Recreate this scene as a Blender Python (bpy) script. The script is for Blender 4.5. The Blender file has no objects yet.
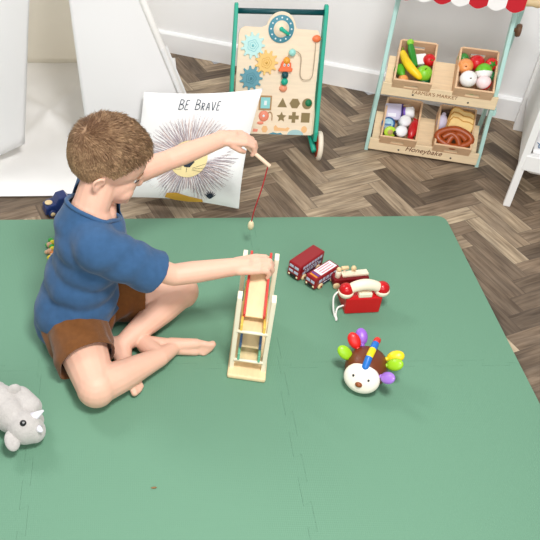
import bpy, bmesh, math, random
import numpy as np
from mathutils import Vector, Matrix, Quaternion, noise
random.seed(7)
S = bpy.context.scene
COL = S.collection
PI = math.pi
def V(*a): return Vector(a if len(a) > 1 else a[0])
def srgb(h):
    h = h.lstrip('#'); out = []
    for i in (0, 2, 4):
        c = int(h[i:i+2], 16) / 255
        out.append(c/12.92 if c <= .04045 else ((c+.055)/1.055)**2.4)
    return (*out, 1)
MATS = {}
def mat(name, color, rough=.5, spec=.4, var=0., vscale=40., bump=0., bscale=200., sss=0., metal=0., coat=0., stretch=None, sheen=0., trans=0.):
    if name in MATS: return MATS[name]
    m = bpy.data.materials.new(name); m.use_nodes = True
    nt = m.node_tree; b = nt.nodes['Principled BSDF']
    c = srgb(color) if isinstance(color, str) else color
    b.inputs['Base Color'].default_value = c
    b.inputs['Roughness'].default_value = rough
    b.inputs['Specular IOR Level'].default_value = spec
    b.inputs['Metallic'].default_value = metal
    b.inputs['Coat Weight'].default_value = coat
    b.inputs['Sheen Weight'].default_value = sheen
    if trans:
        tr = nt.nodes.new('ShaderNodeBsdfTranslucent'); tr.inputs[0].default_value = c; ms = nt.nodes.new('ShaderNodeMixShader'); ms.inputs[0].default_value = trans
        nt.links.new(b.outputs[0], ms.inputs[1]); nt.links.new(tr.outputs[0], ms.inputs[2]); nt.links.new(ms.outputs[0], nt.nodes['Material Output'].inputs[0])
    if sss:
        b.inputs['Subsurface Weight'].default_value = sss
        b.inputs['Subsurface Radius'].default_value = (.012, .005, .003)
        b.inputs['Subsurface Scale'].default_value = .5
    tc = nt.nodes.new('ShaderNodeTexCoord'); mp = nt.nodes.new('ShaderNodeMapping')
    nt.links.new(tc.outputs['Object'], mp.inputs[0])
    if stretch: mp.inputs['Scale'].default_value = stretch
    if var:
        n = nt.nodes.new('ShaderNodeTexNoise'); n.inputs['Scale'].default_value = vscale; n.inputs['Detail'].default_value = 5
        nt.links.new(mp.outputs[0], n.inputs['Vector'])
        r = nt.nodes.new('ShaderNodeValToRGB')
        r.color_ramp.elements[0].position = .3; r.color_ramp.elements[1].position = .7
        r.color_ramp.elements[0].color = (*[max(0, x*(1-var)) for x in c[:3]], 1)
        r.color_ramp.elements[1].color = (*[min(1, x*(1+var*.6)) for x in c[:3]], 1)
        nt.links.new(n.outputs['Fac'], r.inputs[0]); nt.links.new(r.outputs[0], b.inputs['Base Color'])
    if bump:
        n2 = nt.nodes.new('ShaderNodeTexNoise'); n2.inputs['Scale'].default_value = bscale; n2.inputs['Detail'].default_value = 4
        nt.links.new(mp.outputs[0], n2.inputs['Vector'])
        bp = nt.nodes.new('ShaderNodeBump'); bp.inputs['Strength'].default_value = bump; bp.inputs['Distance'].default_value = .002
        nt.links.new(n2.outputs['Fac'], bp.inputs['Height']); nt.links.new(bp.outputs[0], b.inputs['Normal'])
    MATS[name] = m
    return m

def basis(x, y, z, o=(0,0,0)):
    m = Matrix.Identity(4)
    for i in range(3):
        m[i][0] = x[i]; m[i][1] = y[i]; m[i][2] = z[i]; m[i][3] = o[i]
    return m
def frame_z(d, o=(0,0,0), hint=(0,0,1)):
    d = Vector(d).normalized(); h = Vector(hint)
    if abs(d.dot(h)) > .97: h = Vector((1,0,0))
    x = h.cross(d).normalized(); y = d.cross(x)
    return basis(x, y, d, o)

class MB:
    """collects shapes that become ONE mesh object"""
    def __init__(s, M=None): s.v = []; s.f = []; s.mi = []; s.sm = []; s.M = M or Matrix.Identity(4)
    def add(s, vs, fs, mi=0, smooth=True, M=None):
        o = len(s.v); T = s.M @ M if M is not None else s.M
        s.v += [tuple(T @ Vector(v)) for v in vs]
        s.f += [tuple(i+o for i in f) for f in fs]; s.mi += [mi]*len(fs); s.sm += [smooth]*len(fs)
        return s
    def box(s, c, size, bev=0., mi=0, M=None, seg=2):
        bm = bmesh.new(); bmesh.ops.create_cube(bm, size=1)
        bmesh.ops.scale(bm, vec=size, verts=bm.verts); 
        if bev: bmesh.ops.bevel(bm, geom=bm.edges[:], offset=bev, segments=seg, affect='EDGES', profile=.5)
        bmesh.ops.translate(bm, vec=c, verts=bm.verts)
        bm.verts.index_update()
        s.add([v.co[:] for v in bm.verts], [[v.index for v in f.verts] for f in bm.faces], mi, False, M); bm.free(); return s
    def cyl(s, a, b, r, r2=None, n=16, mi=0, M=None, bev=0.):
        r2 = r if r2 is None else r2; a = Vector(a); b = Vector(b); L = (b-a).length
        if bev: prof = [(0,0),(r-bev,0),(r,bev),(r2,L-bev),(r2-bev,L),(0,L)]
        else: prof = [(0,0),(r,0),(r,0),(r2,L),(r2,L),(0,L)]
        return s.lathe(prof, n, mi, (M if M is not None else Matrix.Identity(4)) @ frame_z(b-a, a))
    def lathe(s, prof, n=24, mi=0, M=None, smooth=True):
        vs = []; fs = []
        for r, z in prof:
            for i in range(n):
                t = 2*PI*i/n; vs.append((r*math.cos(t), r*math.sin(t), z))
        for k in range(len(prof)-1):
            for i in range(n):
                j = (i+1) % n; fs.append((k*n+i, k*n+j, (k+1)*n+j, (k+1)*n+i))
        return s.add(vs, fs, mi, smooth, M)
    def ell(s, c, r, mi=0, M=None, n=20, rot=None):
        if not hasattr(r, '__len__'): r = (r, r, r)
        prof = [(max(math.sin(PI*k/(n//2)), 0), -math.cos(PI*k/(n//2))) for k in range(n//2+1)]
        T = Matrix.Translation(c) @ (rot if rot is not None else Matrix.Identity(4)) @ Matrix.Diagonal((*r, 1))
        return s.lathe(prof, n, mi, (M @ T) if M is not None else T)
    def cap(s, a, b, ra, rb, n=16, mi=0):
        a = Vector(a); b = Vector(b); L = (b-a).length
        if L < 1e-6: return s.ell(a, ra)
        prof = [(ra*math.cos(t), ra*math.sin(t)) for t in [-PI/2 + PI/2*k/6 for k in range(7)]]
        prof += [(rb*math.cos(t), L+rb*math.sin(t)) for t in [PI/2*k/6 for k in range(7)]]
        prof[0] = (0, -ra); prof[-1] = (0, L+rb)
        return s.lathe(prof, n, mi, frame_z(b-a, a))
    def tube(s, pts, r, n=8, mi=0, closed=False):
        pts = [Vector(p) for p in pts]; N = len(pts); R = r if hasattr(r, '__len__') else [r]*N
        vs = []; fs = []; up = None
        for i, p in enumerate(pts):
            if closed: d = pts[(i+1) % N]-pts[i-1]
            else: d = pts[min(i+1, N-1)]-pts[max(i-1, 0)]
            d.normalize()
            if up is None:
                up = Vector((0,0,1)) if abs(d.z) < .9 else Vector((1,0,0))
            x = up.cross(d)
            if x.length < 1e-5: x = Vector((1,0,0)).cross(d)
            x.normalize(); up = d.cross(x)
            for k in range(n):
                t = 2*PI*k/n; vs.append(p + R[i]*(math.cos(t)*x+math.sin(t)*up))
        for i in range(N if closed else N-1):
            for k in range(n):
                j = (k+1) % n; i2 = (i+1) % N
                fs.append((i*n+k, i*n+j, i2*n+j, i2*n+k))
        if not closed: fs += [tuple(range(n))[::-1], tuple((N-1)*n+k for k in range(n))]
        return s.add(vs, fs, mi, True)
    def prism(s, poly, z0, z1, mi=0, M=None, bev=0., smooth=False):
        bm = bmesh.new(); vv = [bm.verts.new((x, y, z0)) for x, y in poly]; f = bm.faces.new(vv)
        bm.normal_update()
        if f.normal.z > 0: f.normal_flip()
        r = bmesh.ops.extrude_face_region(bm, geom=[f])
        bmesh.ops.translate(bm, vec=(0,0,z1-z0), verts=[g for g in r['geom'] if isinstance(g, bmesh.types.BMVert)])
        if bev:
            ed = [e for e in bm.edges if abs(e.verts[0].co.z-e.verts[1].co.z) < 1e-7]
            bmesh.ops.bevel(bm, geom=ed, offset=bev, segments=2, affect='EDGES', profile=.5)
        bm.verts.index_update()
        s.add([v.co[:] for v in bm.verts], [[v.index for v in f.verts] for f in bm.faces], mi, smooth, M); bm.free(); return s
    def build(s, name, mats, parent=None, loc=None, sub=0):
        me = bpy.data.meshes.new(name); me.from_pydata(s.v, [], s.f); 
        for m in (mats if isinstance(mats, (list, tuple)) else [mats]): me.materials.append(m)
        me.polygons.foreach_set('material_index', s.mi); me.polygons.foreach_set('use_smooth', s.sm); me.update()
        bm = bmesh.new(); bm.from_mesh(me); bmesh.ops.remove_doubles(bm, verts=bm.verts, dist=1e-7)
        bmesh.ops.recalc_face_normals(bm, faces=bm.faces); bm.to_mesh(me); bm.free()
        o = bpy.data.objects.new(name, me); COL.objects.link(o)
        if parent: o.parent = parent
        if loc is not None: o.location = loc
        if sub:
            md = o.modifiers.new('sub', 'SUBSURF'); md.levels = sub; md.render_levels = sub
        return o
def remesh(mb, voxel, smooth=4, name='m', f=.5):
    o = mb.build(name, [mat('tmp', '#ffffff')])
    r = o.modifiers.new('r', 'REMESH'); r.mode = 'VOXEL'; r.voxel_size = voxel; r.use_smooth_shade = True
    if smooth:
        sm = o.modifiers.new('s', 'SMOOTH'); sm.factor = f; sm.iterations = smooth
    dg = bpy.context.evaluated_depsgraph_get(); dg.update()
    me = bpy.data.meshes.new_from_object(o.evaluated_get(dg)); old = o.data
    bpy.data.objects.remove(o); bpy.data.meshes.remove(old)
    me.materials.clear()
    return me
def meshobj(name, me, m, parent=None, loc=None, rebase=None):
    if rebase is not None: me.transform(Matrix.Translation(-Vector(rebase)))
    me.materials.clear()
    for x in (m if isinstance(m, (list, tuple)) else [m]): me.materials.append(x)
    me.polygons.foreach_set('use_smooth', [True]*len(me.polygons))
    o = bpy.data.objects.new(name, me); COL.objects.link(o)
    if parent: o.parent = parent
    if loc is not None: o.location = loc
    return o
def tag(o, label=None, cat=None, group=None, kind=None):
    if label: o['label'] = label
    if cat: o['category'] = cat
    if group: o['group'] = group
    if kind: o['kind'] = kind
    return o
def thing(name, label, cat, loc=(0,0,0), rotz=0, group=None, M=None):
    o = bpy.data.objects.new(name, None); COL.objects.link(o); o.empty_display_size = .02
    if M is not None: o.matrix_basis = M
    else: o.location = loc; o.rotation_euler = (0,0,rotz)
    return tag(o, label, cat, group)
def smoothpath(pts, k=6):
    pts = [Vector(p) for p in pts]; out = []
    for i in range(len(pts)-1):
        p0 = pts[max(i-1,0)]; p1 = pts[i]; p2 = pts[i+1]; p3 = pts[min(i+2,len(pts)-1)]
        for j in range(k):
            t = j/k; out.append(.5*((2*p1)+(-p0+p2)*t+(2*p0-5*p1+4*p2-p3)*t*t+(-p0+3*p1-3*p2+p3)*t**3))
    out.append(pts[-1]); return out
def text_mesh(txt, size, ext, name, m, parent, M, shear=0, space=1):
    cu = bpy.data.curves.new(name, 'FONT'); cu.body = txt; cu.size = size; cu.extrude = ext
    cu.align_x = 'CENTER'; cu.align_y = 'CENTER'; cu.shear = shear; cu.space_character = space
    t = bpy.data.objects.new(name, cu); COL.objects.link(t)
    dg = bpy.context.evaluated_depsgraph_get(); dg.update()
    me = bpy.data.meshes.new_from_object(t.evaluated_get(dg)); bpy.data.objects.remove(t)
    me.transform(M); me.materials.clear(); me.materials.append(m)
    o = bpy.data.objects.new(name, me); COL.objects.link(o); o.parent = parent
    return o

# ---------------------------------------------------------------- camera
cam = bpy.data.objects.new('camera', bpy.data.cameras.new('camera')); COL.objects.link(cam); S.camera = cam
cam.data.sensor_width = 36; cam.data.lens = 52.5; cam.data.shift_x = .25; cam.data.clip_start = .02
_p, _y = .7241, .0152
fw = V(math.sin(_y)*math.cos(_p), math.cos(_y)*math.cos(_p), -math.sin(_p)); rt = V(math.cos(_y), -math.sin(_y), 0); up = rt.cross(fw)
cam.matrix_world = basis(rt, up, -fw, (-.9794, -1.9068, 1.489))

# ---------------------------------------------------------------- view / light
S.view_settings.view_transform = 'Standard'; S.view_settings.look = 'None'; S.view_settings.gamma = 1; S.view_settings.exposure = .0
w = bpy.data.worlds.new('world'); S.world = w; w.use_nodes = True
w.node_tree.nodes['Background'].inputs[0].default_value = (1, 1, 1, 1); w.node_tree.nodes['Background'].inputs[1].default_value = .36
def area(name, loc, target, size, power, color=(1,1,1)):
    l = bpy.data.lights.new(name, 'AREA'); l.shape = 'RECTANGLE'; l.size, l.size_y = size; l.energy = power; l.color = color
    o = bpy.data.objects.new(name, l); COL.objects.link(o)
    d = Vector(target)-Vector(loc); o.matrix_world = frame_z(-d, loc)
    return o
area('ceiling_light', (-.65, -1.3, 2.1), (-.65, -.7, 0), (.42, .42), 41, (1, .99, .98))
area('back_left_light', (-2.3, 1.0, 2.2), (-1.0, -.3, .1), (.7, .7), 26, (1, 1, 1))  # second light added at the back left, casts shadows toward the camera
area('front_fill_light', (-.9, -3.4, 1.7), (-.6, .8, .2), (2.6, 1.5), 47, (1, .995, .99))  # broad fill added behind the camera to brighten the wall and tent fronts

# ---------------------------------------------------------------- floor, wall, skirting
def floor():
    ang = math.radians(20.2); L, W = .22, .055; ux = V(math.cos(ang), math.sin(ang), 0); uy = V(-math.sin(ang), math.cos(ang), 0)
    o0 = V(-.343, .135, 0)
    vs = []; fs = []; uv = []; cols = []; wa = math.radians(-24.8); WN0 = V(math.sin(wa), -math.cos(wa), 0); WB0 = V(-.194, .875, 0)
    def plank(x0, y0, horiz):
        if horiz: c = [(x0, y0), (x0+4, y0), (x0+4, y0+1), (x0, y0+1)]; u = [(0,0),(L,0),(L,W),(0,W)]
        else: c = [(x0, y0), (x0+1, y0), (x0+1, y0+4), (x0, y0+4)]; u = [(0,W),(0,0),(L,0),(L,W)]
        P = [o0 + ux*(a*W) + uy*(b*W) for a, b in c]
        ctr = sum(P, V(0,0,0))/4
        if not (-4.0 < ctr.x < 1.9 and -2.6 < ctr.y < 2.7 and (ctr-WB0).dot(WN0) > -.06): return
        n = len(vs); vs.extend(P); fs.append((n, n+1, n+2, n+3)); uv.extend(u)
        r = random.random(); q = random.random(); h = random.random(); cols.extend([(r, q, h, 1)]*4)
    for k in range(-90, 90):
        for j in range(-14, 14):
            plank(k+8*j, k, True); plank(k+4+8*j, k-3, False)
    me = bpy.data.meshes.new('floor'); me.from_pydata(vs, [], fs)
    me.uv_layers.new(name='UVMap'); me.color_attributes.new('rnd', 'FLOAT_COLOR', 'CORNER')
    lv = [l.vertex_index for l in me.loops]
    me.attributes['UVMap'].data.foreach_set('vector', [x for vi in lv for x in uv[vi]])
    me.attributes['rnd'].data.foreach_set('color', [x for vi in lv for x in cols[vi]])
    o = bpy.data.objects.new('floor', me); COL.objects.link(o); tag(o, kind='structure')
    m = bpy.data.materials.new('herringbone_wood'); m.use_nodes = True; nt = m.node_tree; b = nt.nodes['Principled BSDF']; N = nt.nodes.new; Lk = nt.links.new
    a = N('ShaderNodeAttribute'); a.attribute_name = 'rnd'; sp = N('ShaderNodeSeparateColor'); Lk(a.outputs['Color'], sp.inputs[0])
    u = N('ShaderNodeUVMap'); u.uv_map = 'UVMap'
    off = N('ShaderNodeCombineXYZ'); 
    mu = N('ShaderNodeMath'); mu.operation = 'MULTIPLY'; mu.inputs[1].default_value = 40; Lk(sp.outputs[1], mu.inputs[0]); Lk(mu.outputs[0], off.inputs[0]); Lk(mu.outputs[0], off.inputs[1])
    ad = N('ShaderNodeVectorMath'); ad.operation = 'ADD'; Lk(u.outputs[0], ad.inputs[0]); Lk(off.outputs[0], ad.inputs[1])
    sc = N('ShaderNodeVectorMath'); sc.operation = 'MULTIPLY'; sc.inputs[1].default_value = (5, 60, 1); Lk(ad.outputs[0], sc.inputs[0])
    n1 = N('ShaderNodeTexNoise'); n1.inputs['Scale'].default_value = 1.6; n1.inputs['Detail'].default_value = 6; n1.inputs['Distortion'].default_value = .8; Lk(sc.outputs[0], n1.inputs['Vector'])
    sc2 = N('ShaderNodeVectorMath'); sc2.operation = 'MULTIPLY'; sc2.inputs[1].default_value = (9, 22, 1); Lk(ad.outputs[0], sc2.inputs[0])
    n2 = N('ShaderNodeTexNoise'); n2.inputs['Scale'].default_value = 1.; n2.inputs['Detail'].default_value = 3; Lk(sc2.outputs[0], n2.inputs['Vector'])
    cr = N('ShaderNodeValToRGB'); cr.color_ramp.elements[0].color = srgb('#6a5c4e'); cr.color_ramp.elements[1].color = srgb('#c9b69b')
    e = cr.color_ramp.elements.new(.5); e.color = srgb('#94816d')
    Lk(sp.outputs[0], cr.inputs[0])
    g = N('ShaderNodeValToRGB'); g.color_ramp.elements[0].position = .3; g.color_ramp.elements[1].position = .68; g.color_ramp.elements[0].color = (.5,.46,.42,1); g.color_ramp.elements[1].color = (1.12,1.12,1.12,1); Lk(n1.outputs['Fac'], g.inputs[0])
    g2 = N('ShaderNodeValToRGB'); g2.color_ramp.elements[0].position = .3; g2.color_ramp.elements[1].position = .7; g2.color_ramp.elements[0].color = (.72,.72,.73,1); g2.color_ramp.elements[1].color = (1.1,1.08,1.05,1); Lk(n2.outputs['Fac'], g2.inputs[0])
    m1 = N('ShaderNodeMix'); m1.data_type = 'RGBA'; m1.blend_type = 'MULTIPLY'; m1.inputs[0].default_value = 1; Lk(cr.outputs[0], m1.inputs[6]); Lk(g.outputs[0], m1.inputs[7])
    m2 = N('ShaderNodeMix'); m2.data_type = 'RGBA'; m2.blend_type = 'MULTIPLY'; m2.inputs[0].default_value = 1; Lk(m1.outputs[2], m2.inputs[6]); Lk(g2.outputs[0], m2.inputs[7])
    # dark joint lines at the plank edges
    su = N('ShaderNodeSeparateXYZ'); Lk(u.outputs[0], su.inputs[0])
    def edge(sock, size):
        s1 = N('ShaderNodeMath'); s1.operation = 'SUBTRACT'; Lk(sock, s1.inputs[0]); s1.inputs[1].default_value = size/2
        s2 = N('ShaderNodeMath'); s2.operation = 'ABSOLUTE'; Lk(s1.outputs[0], s2.inputs[0])
        s3 = N('ShaderNodeMath'); s3.operation = 'GREATER_THAN'; Lk(s2.outputs[0], s3.inputs[0]); s3.inputs[1].default_value = size/2-.0009; return s3
    mx = N('ShaderNodeMath'); mx.operation = 'MAXIMUM'; Lk(edge(su.outputs[0], L).outputs[0], mx.inputs[0]); Lk(edge(su.outputs[1], W).outputs[0], mx.inputs[1])
    fm = N('ShaderNodeMath'); fm.operation = 'MULTIPLY'; fm.inputs[1].default_value = .6; Lk(mx.outputs[0], fm.inputs[0])
    m3 = N('ShaderNodeMix'); m3.data_type = 'RGBA'; Lk(fm.outputs[0], m3.inputs[0]); Lk(m2.outputs[2], m3.inputs[6]); m3.inputs[7].default_value = srgb('#4a4038')
    Lk(m3.outputs[2], b.inputs['Base Color']); b.inputs['Roughness'].default_value = .55; b.inputs['Specular IOR Level'].default_value = .3
    me.materials.append(m)
floor()
WD = V(math.cos(math.radians(-24.8)), math.sin(math.radians(-24.8)), 0); WN = V(WD.y, -WD.x, 0)  # along the wall, towards the room
WB = V(-.194, .875, 0)
WM = basis(WD, -WN, (0,0,1), WB)
wallm = mat('wall_paint', '#f6f6f6', .8, .2, bump=.15, bscale=90)
o = MB(WM).box((-.9, .05, 1.2), (5.4, .1, 2.4)).build('wall_back', wallm); tag(o, kind='structure')
trimm = mat('skirting_paint', '#f6f6f6', .45, .4)
o = MB(WM).prism([(0,0),(-.014,0),(-.014,.077),(-.009,.084),(0,.086)], -3.6, 1.8, M=basis((0,1,0),(0,0,1),(1,0,0))).build('baseboard_back', trimm); tag(o, kind='structure')

# ---------------------------------------------------------------- foam mat
matm = mat('green_foam', '#699379', .62, .32)
nt = matm.node_tree; bs = nt.nodes['Principled BSDF']
tc = nt.nodes['Texture Coordinate']
wv = nt.nodes.new('ShaderNodeTexWave'); wv.bands_direction = 'X'; wv.inputs['Scale'].default_value = 75; wv.inputs['Distortion'].default_value = .3
wv2 = nt.nodes.new('ShaderNodeTexWave'); wv2.bands_direction = 'Y'; wv2.inputs['Scale'].default_value = 75; wv2.inputs['Distortion'].default_value = .3
nt.links.new(tc.outputs['Object'], wv.inputs['Vector']); nt.links.new(tc.outputs['Object'], wv2.inputs['Vector'])
mxn = nt.nodes.new('ShaderNodeMath'); mxn.operation = 'ADD'; nt.links.new(wv.outputs['Fac'], mxn.inputs[0]); nt.links.new(wv2.outputs['Fac'], mxn.inputs[1])
bp = nt.nodes.new('ShaderNodeBump'); bp.inputs['Strength'].default_value = .12; bp.inputs['Distance'].default_value = .001
nt.links.new(mxn.outputs[0], bp.inputs['Height']); nt.links.new(bp.outputs[0], bs.inputs['Normal'])
play = thing('play_mat', 'sage green interlocking foam play mat spread over the wooden floor', 'play mat', (-.9, -.6, 0))
def side(p, q, teeth, out):
    """outline points from p to q (p included), dovetail teeth when interlocked"""
    p = V(p[0], p[1]); q = V(q[0], q[1]); d = (q-p); L = d.length; d = d/L; nrm = V(d.y, -d.x)
    pts = [p]
    if teeth:
        n = 9; h = .009; g = .00016; mg = .03; w = (L-2*mg)/n; k = .006
        pts = [p - nrm*g]
        for i in range(n):
            s = 1 if (i % 2 == 0) == out else -1
            a = p + d*(mg+w*i); b = p + d*(mg+w*(i+1)); off = nrm*(h*s-g)
            a2 = a - d*k; b2 = b + d*k
            if i == 0: pts.append(a - nrm*g)
            pts += [a2 + off, b2 + off]
            if i == n-1: pts.append(b - nrm*g)
    return pts
GX = [-1.8, -1.2, -.6, 0]; GY = [0, -.6, -1.2]
for ci in range(3):
    for ri in range(2):
        x0, x1 = GX[ci], GX[ci+1]; y1, y0 = GY[ri], GY[ri+1]
        poly = []
        last = ci == 2; first = ci == 0
        poly += side((x0,y0), (x1,y0), ri == 0, True)
        if last and ri == 1: pass
        poly += side((x1,y0), (x1,y1), not last, True)
        if last and ri == 0:
            for k in range(7):
                t = PI/2*k/6; poly.append(V(x1-.028+.028*math.cos(t), y1-.028+.028*math.sin(t)))
            poly += side((x1-.028,y1), (x0,y1), False, False)[1:]
        else: poly += side((x1,y1), (x0,y1), ri == 1, False) if ri == 1 else [V(x1, y1)]
        poly += side((x0,y1), (x0,y0), not first, False)
        pp = []
        for p in poly:
            if not pp or (p-pp[-1]).length > 1e-5: pp.append(p)
        if (pp[0]-pp[-1]).length < 1e-5: pp.pop()
        bm = bmesh.new(); f = bm.faces.new([bm.verts.new((p.x+.9, p.y+.6, .012)) for p in pp]); bm.normal_update()
        if f.normal.z < 0: f.normal_flip()
        r = bmesh.ops.extrude_face_region(bm, geom=[f]); top = [g for g in r['geom'] if isinstance(g, bmesh.types.BMFace)]
        for v in f.verts: v.co.z = .0003
        me = bpy.data.meshes.new('foam_tile'); bmesh.ops.triangulate(bm, faces=[x for x in bm.faces if len(x.verts) > 4]); bmesh.ops.recalc_face_normals(bm, faces=bm.faces); bm.to_mesh(me); bm.free()
        me.materials.append(matm); t = bpy.data.objects.new('foam_tile', me); COL.objects.link(t); t.parent = play
# ---------------------------------------------------------------- play tent
canvas = mat('white_canvas', '#f4f3f2', .9, .1, bump=.12, bscale=500, trans=.24)
canvas3 = mat('side_canvas', '#fbfaf8', .9, .1, bump=.12, bscale=500, trans=.5)
sheetm = mat('groundsheet_canvas', '#faf8f5', .9, .1, bump=.12, bscale=500)
canvas2 = mat('cream_canvas', '#fdf9ef', .9, .1, bump=.12, bscale=400, trans=.5)
polem = mat('pale_pole', '#f1eeea', .6)
cordm = mat('white_cord', '#efece6', .8)
tent = thing('play_tent', 'white canvas teepee play tent with open flaps beside the wall', 'play tent', (-1.15, .63, 0))
AP = V(-.05, 0, 1.12)
FR = V(.46, -.40, 0); FL = V(-.49, -.41, 0); BR = V(.33, .40, 0); BL = V(-.49, .42, 0)
def sheet(name, fn, nu, nv, m, th=.003, parent=tent, wr=.004, ws=7, seed=0):
    """a cloth sheet: fn(u,v)->point, gentle folds, real thickness"""
    vs = []; fs = []
    P = [[Vector(fn(i/nu, j/nv)) for j in range(nv+1)] for i in range(nu+1)]
    for i in range(nu+1):
        for j in range(nv+1):
            a = P[min(i+1,nu)][j]-P[max(i-1,0)][j]; b = P[i][min(j+1,nv)]-P[i][max(j-1,0)]
            n = a.cross(b); n = n.normalized() if n.length > 1e-9 else V(0,0,1)
            p = P[i][j]; vs.append(p + n*wr*noise.noise(p*ws + V(seed,0,0)))
    for i in range(nu):
        for j in range(nv): k = i*(nv+1)+j; fs.append((k, k+1, k+nv+2, k+nv+1))
    o = MB().add(vs, fs).build(name, m, parent)
    md = o.modifiers.new('thick', 'SOLIDIFY'); md.thickness = th; md.offset = 0
    return o
def lerp(a, b, t): return a + (b-a)*t
# front panel is split by the opening; each flap runs from its pole to the parting
def right_flap(u, v):
    top = lerp(FR, AP, .97); e0 = V(.070, -.45, .012); e1 = lerp(V(-.33,-.42,0), AP, .97)
    a = lerp(FR + V(.0,-.0,.012), top, v); b = lerp(e0, e1, v)
    p = lerp(a, b, u); p.y -= .03*math.sin(PI*u)*(1-v); return p
sheet('flap', right_flap, 24, 30, canvas, wr=.006, ws=5, seed=3)
def left_flap(u, v):
    top = lerp(FL, AP, .97); e0 = V(-.162, -.30, .075); e1 = lerp(V(-.26,-.33,0), AP, .97)
    a = lerp(FL + V(0,0,.012), top, v); b = lerp(e0, e1, v)
    p = lerp(a, b, u); p.y -= .03*math.sin(PI*u)*(1-v); return p
sheet('flap', left_flap, 24, 30, canvas, wr=.006, ws=5, seed=9)
for a, b, sd in ((FR, BR, 1), (FL, BL, 2), (BL, BR, 4)):
    sheet('canvas_wall', lambda u, v: lerp(lerp(a, b, u), AP, v*.97) + V(0,0,.004), 20, 30, canvas2 if sd == 4 else canvas3, wr=.006, ws=6, seed=sd)
for c in (FR, FL, BR, BL):
    d = (AP-c).normalized(); MB().cyl(c*1.015+V(0,0,.002), c*1.015+V(0,0,.002)+d*1.45, .011, n=12).build('pole', polem, tent)
def gs(u, v):
    x = -.56+.94*u; y = -.50+.945*v; z = .006
    h = .012*max(0, noise.noise(V(x*5+.4, y*6, 3)))+.006*max(0, noise.noise(V(x*13, y*11, 1)))
    r = abs(((x+.14)*.8+(y-.03)*.75))   # one long ridge across the sheet
    h += .012*math.exp(-(r/.03)**2) + .01*math.exp(-(((x+.05)-(y-.1)*.5)/.025)**2)
    e = min(1, v*12, (1-v)*12, u*14, (1-u)*14)
    return V(x, y, z + h*e)
sheet('groundsheet', gs, 70, 60, sheetm, th=.002, wr=.0)
# cuff tie on the right pole
cd = smoothpath([V(.435,-.345,.26), V(.452,-.36,.215), V(.46,-.365,.17), V(.455,-.375,.15), V(.447,-.37,.165)], 5)
MB().tube(cd, .0025).build('tie_cord', cordm, tent)
MB().prism([(-.016,-.002),(.016,-.002),(.016,.002),(-.016,.002)], 0, .2, M=frame_z(AP-FR, FR*1.03+(AP-FR)*.2)).build('pole_sleeve', canvas, tent)

# ---------------------------------------------------------------- lion cushion
cw = mat('cushion_cloth', '#f1f0ee', .9, .15, bump=.15, bscale=300)
ink = mat('grey_ink', '#4a5560', .8); inkd = mat('dark_ink', '#27313d', .8); manem = mat('mane_lilac', '#b9aab0', .85); manep = mat('mane_pink', '#d8bfb8', .85); maneg = mat('mane_grey', '#948f9b', .85)
facey = mat('lion_yellow', '#ecd9a0', .85); scarfm = mat('ochre_print', '#d9a63f', .85)
CW, CH, CT = .355, .365, .055
bl = V(-.945, .1, .03); 
cx = V(.985, -.17, 0).normalized(); cn = V(-.08, -.84, .52); cn = (cn - cx*cn.dot(cx)).normalized(); cyv = cn.cross(cx)
_r = Matrix.Rotation(math.radians(-.5), 3, cn); cx = _r @ cx; cyv = _r @ cyv
CM = basis(cx, cyv, cn, V(-.800, .052, .03))      # origin: middle of the bottom edge
cush = thing('cushion', 'white cushion printed with a lion face and hand lettered words', 'cushion', M=CM)
def cu_z(x, y):
    a = min(1, abs(x)/(CW/2)); b = min(1, abs(y-CH/2)/(CH/2))
    return CT*((1-a**3.2)*(1-b**3.2))**.5
def cushion_cover():
    n = 44; vs = []; fs = []
    for sgn in (1, -1):
        o = len(vs)
        for i in range(n+1):
            for j in range(n+1):
                u = -1+2*i/n; v = -1+2*j/n
                k = 1-.07*(1-abs(v)**2)*abs(u)**6; k2 = 1-.07*(1-abs(u)**2)*abs(v)**6
                x = u*k*CW/2; y = CH/2+v*k2*CH/2
                z = cu_z(x, y)
                z += .0035*noise.noise(V(x*16, y*16, sgn*3))*min(1, z/.02)
                vs.append((x, y, sgn*z+.0))
        for i in range(n):
            for j in range(n):
                q = o+i*(n+1)+j; f = (q, q+n+1, q+n+2, q+1); fs.append(f if sgn > 0 else f[::-1])
    return MB().add(vs, fs)
cv = cushion_cover().build('cover', cw, cush)
def on(x, y, h=.0018): return V(x, y, cu_z(x, y)+h)
def patch(mb, c, rx, ry, mi, h=.0025, n=28, ang0=0, ang1=2*PI, rings=5):
    vs = [on(c[0], c[1], h)]; fs = []
    for r in range(1, rings+1):
        for k in range(n+1):
            t = ang0+(ang1-ang0)*k/n; vs.append(on(c[0]+rx*r/rings*math.cos(t), c[1]+ry*r/rings*math.sin(t), h))
    for k in range(n): fs.append((0, 1+k, 2+k))
    for r in range(rings-1):
        for k in range(n): a = 1+r*(n+1)+k; fs.append((a, a+n+1, a+n+2, a+1))
    mb.add(vs, fs, mi)
LC = (.0, .142)
mane = MB(); rr = random.Random(5)
for k in range(480):
    t = 2*PI*k/480 + rr.uniform(-.01, .01); r0 = .054+rr.uniform(-.01,.006); r1 = .138+rr.uniform(-.025,.010)
    pts = []
    for i in range(6):
        r = r0+(r1-r0)*i/5; tt = t + .03*math.sin(i*.6+k)
        pts.append(on(LC[0]+r*math.cos(tt)*1.0, LC[1]+r*math.sin(tt)*.98, .001))
    w = rr.uniform(.0003, .00055)
    mane.tube(pts, [w*1.3,w*1.3,w*1.2,w,w*.8,w*.4], n=4, mi=rr.choice([0,0,0,1,1,2]))
mane.build('mane_print', [manem, manep, maneg], cush)
fm = MB(); patch(fm, LC, .056, .058, 0, .003); fm.build('face_print', facey, cush)
nm = MB()
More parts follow.
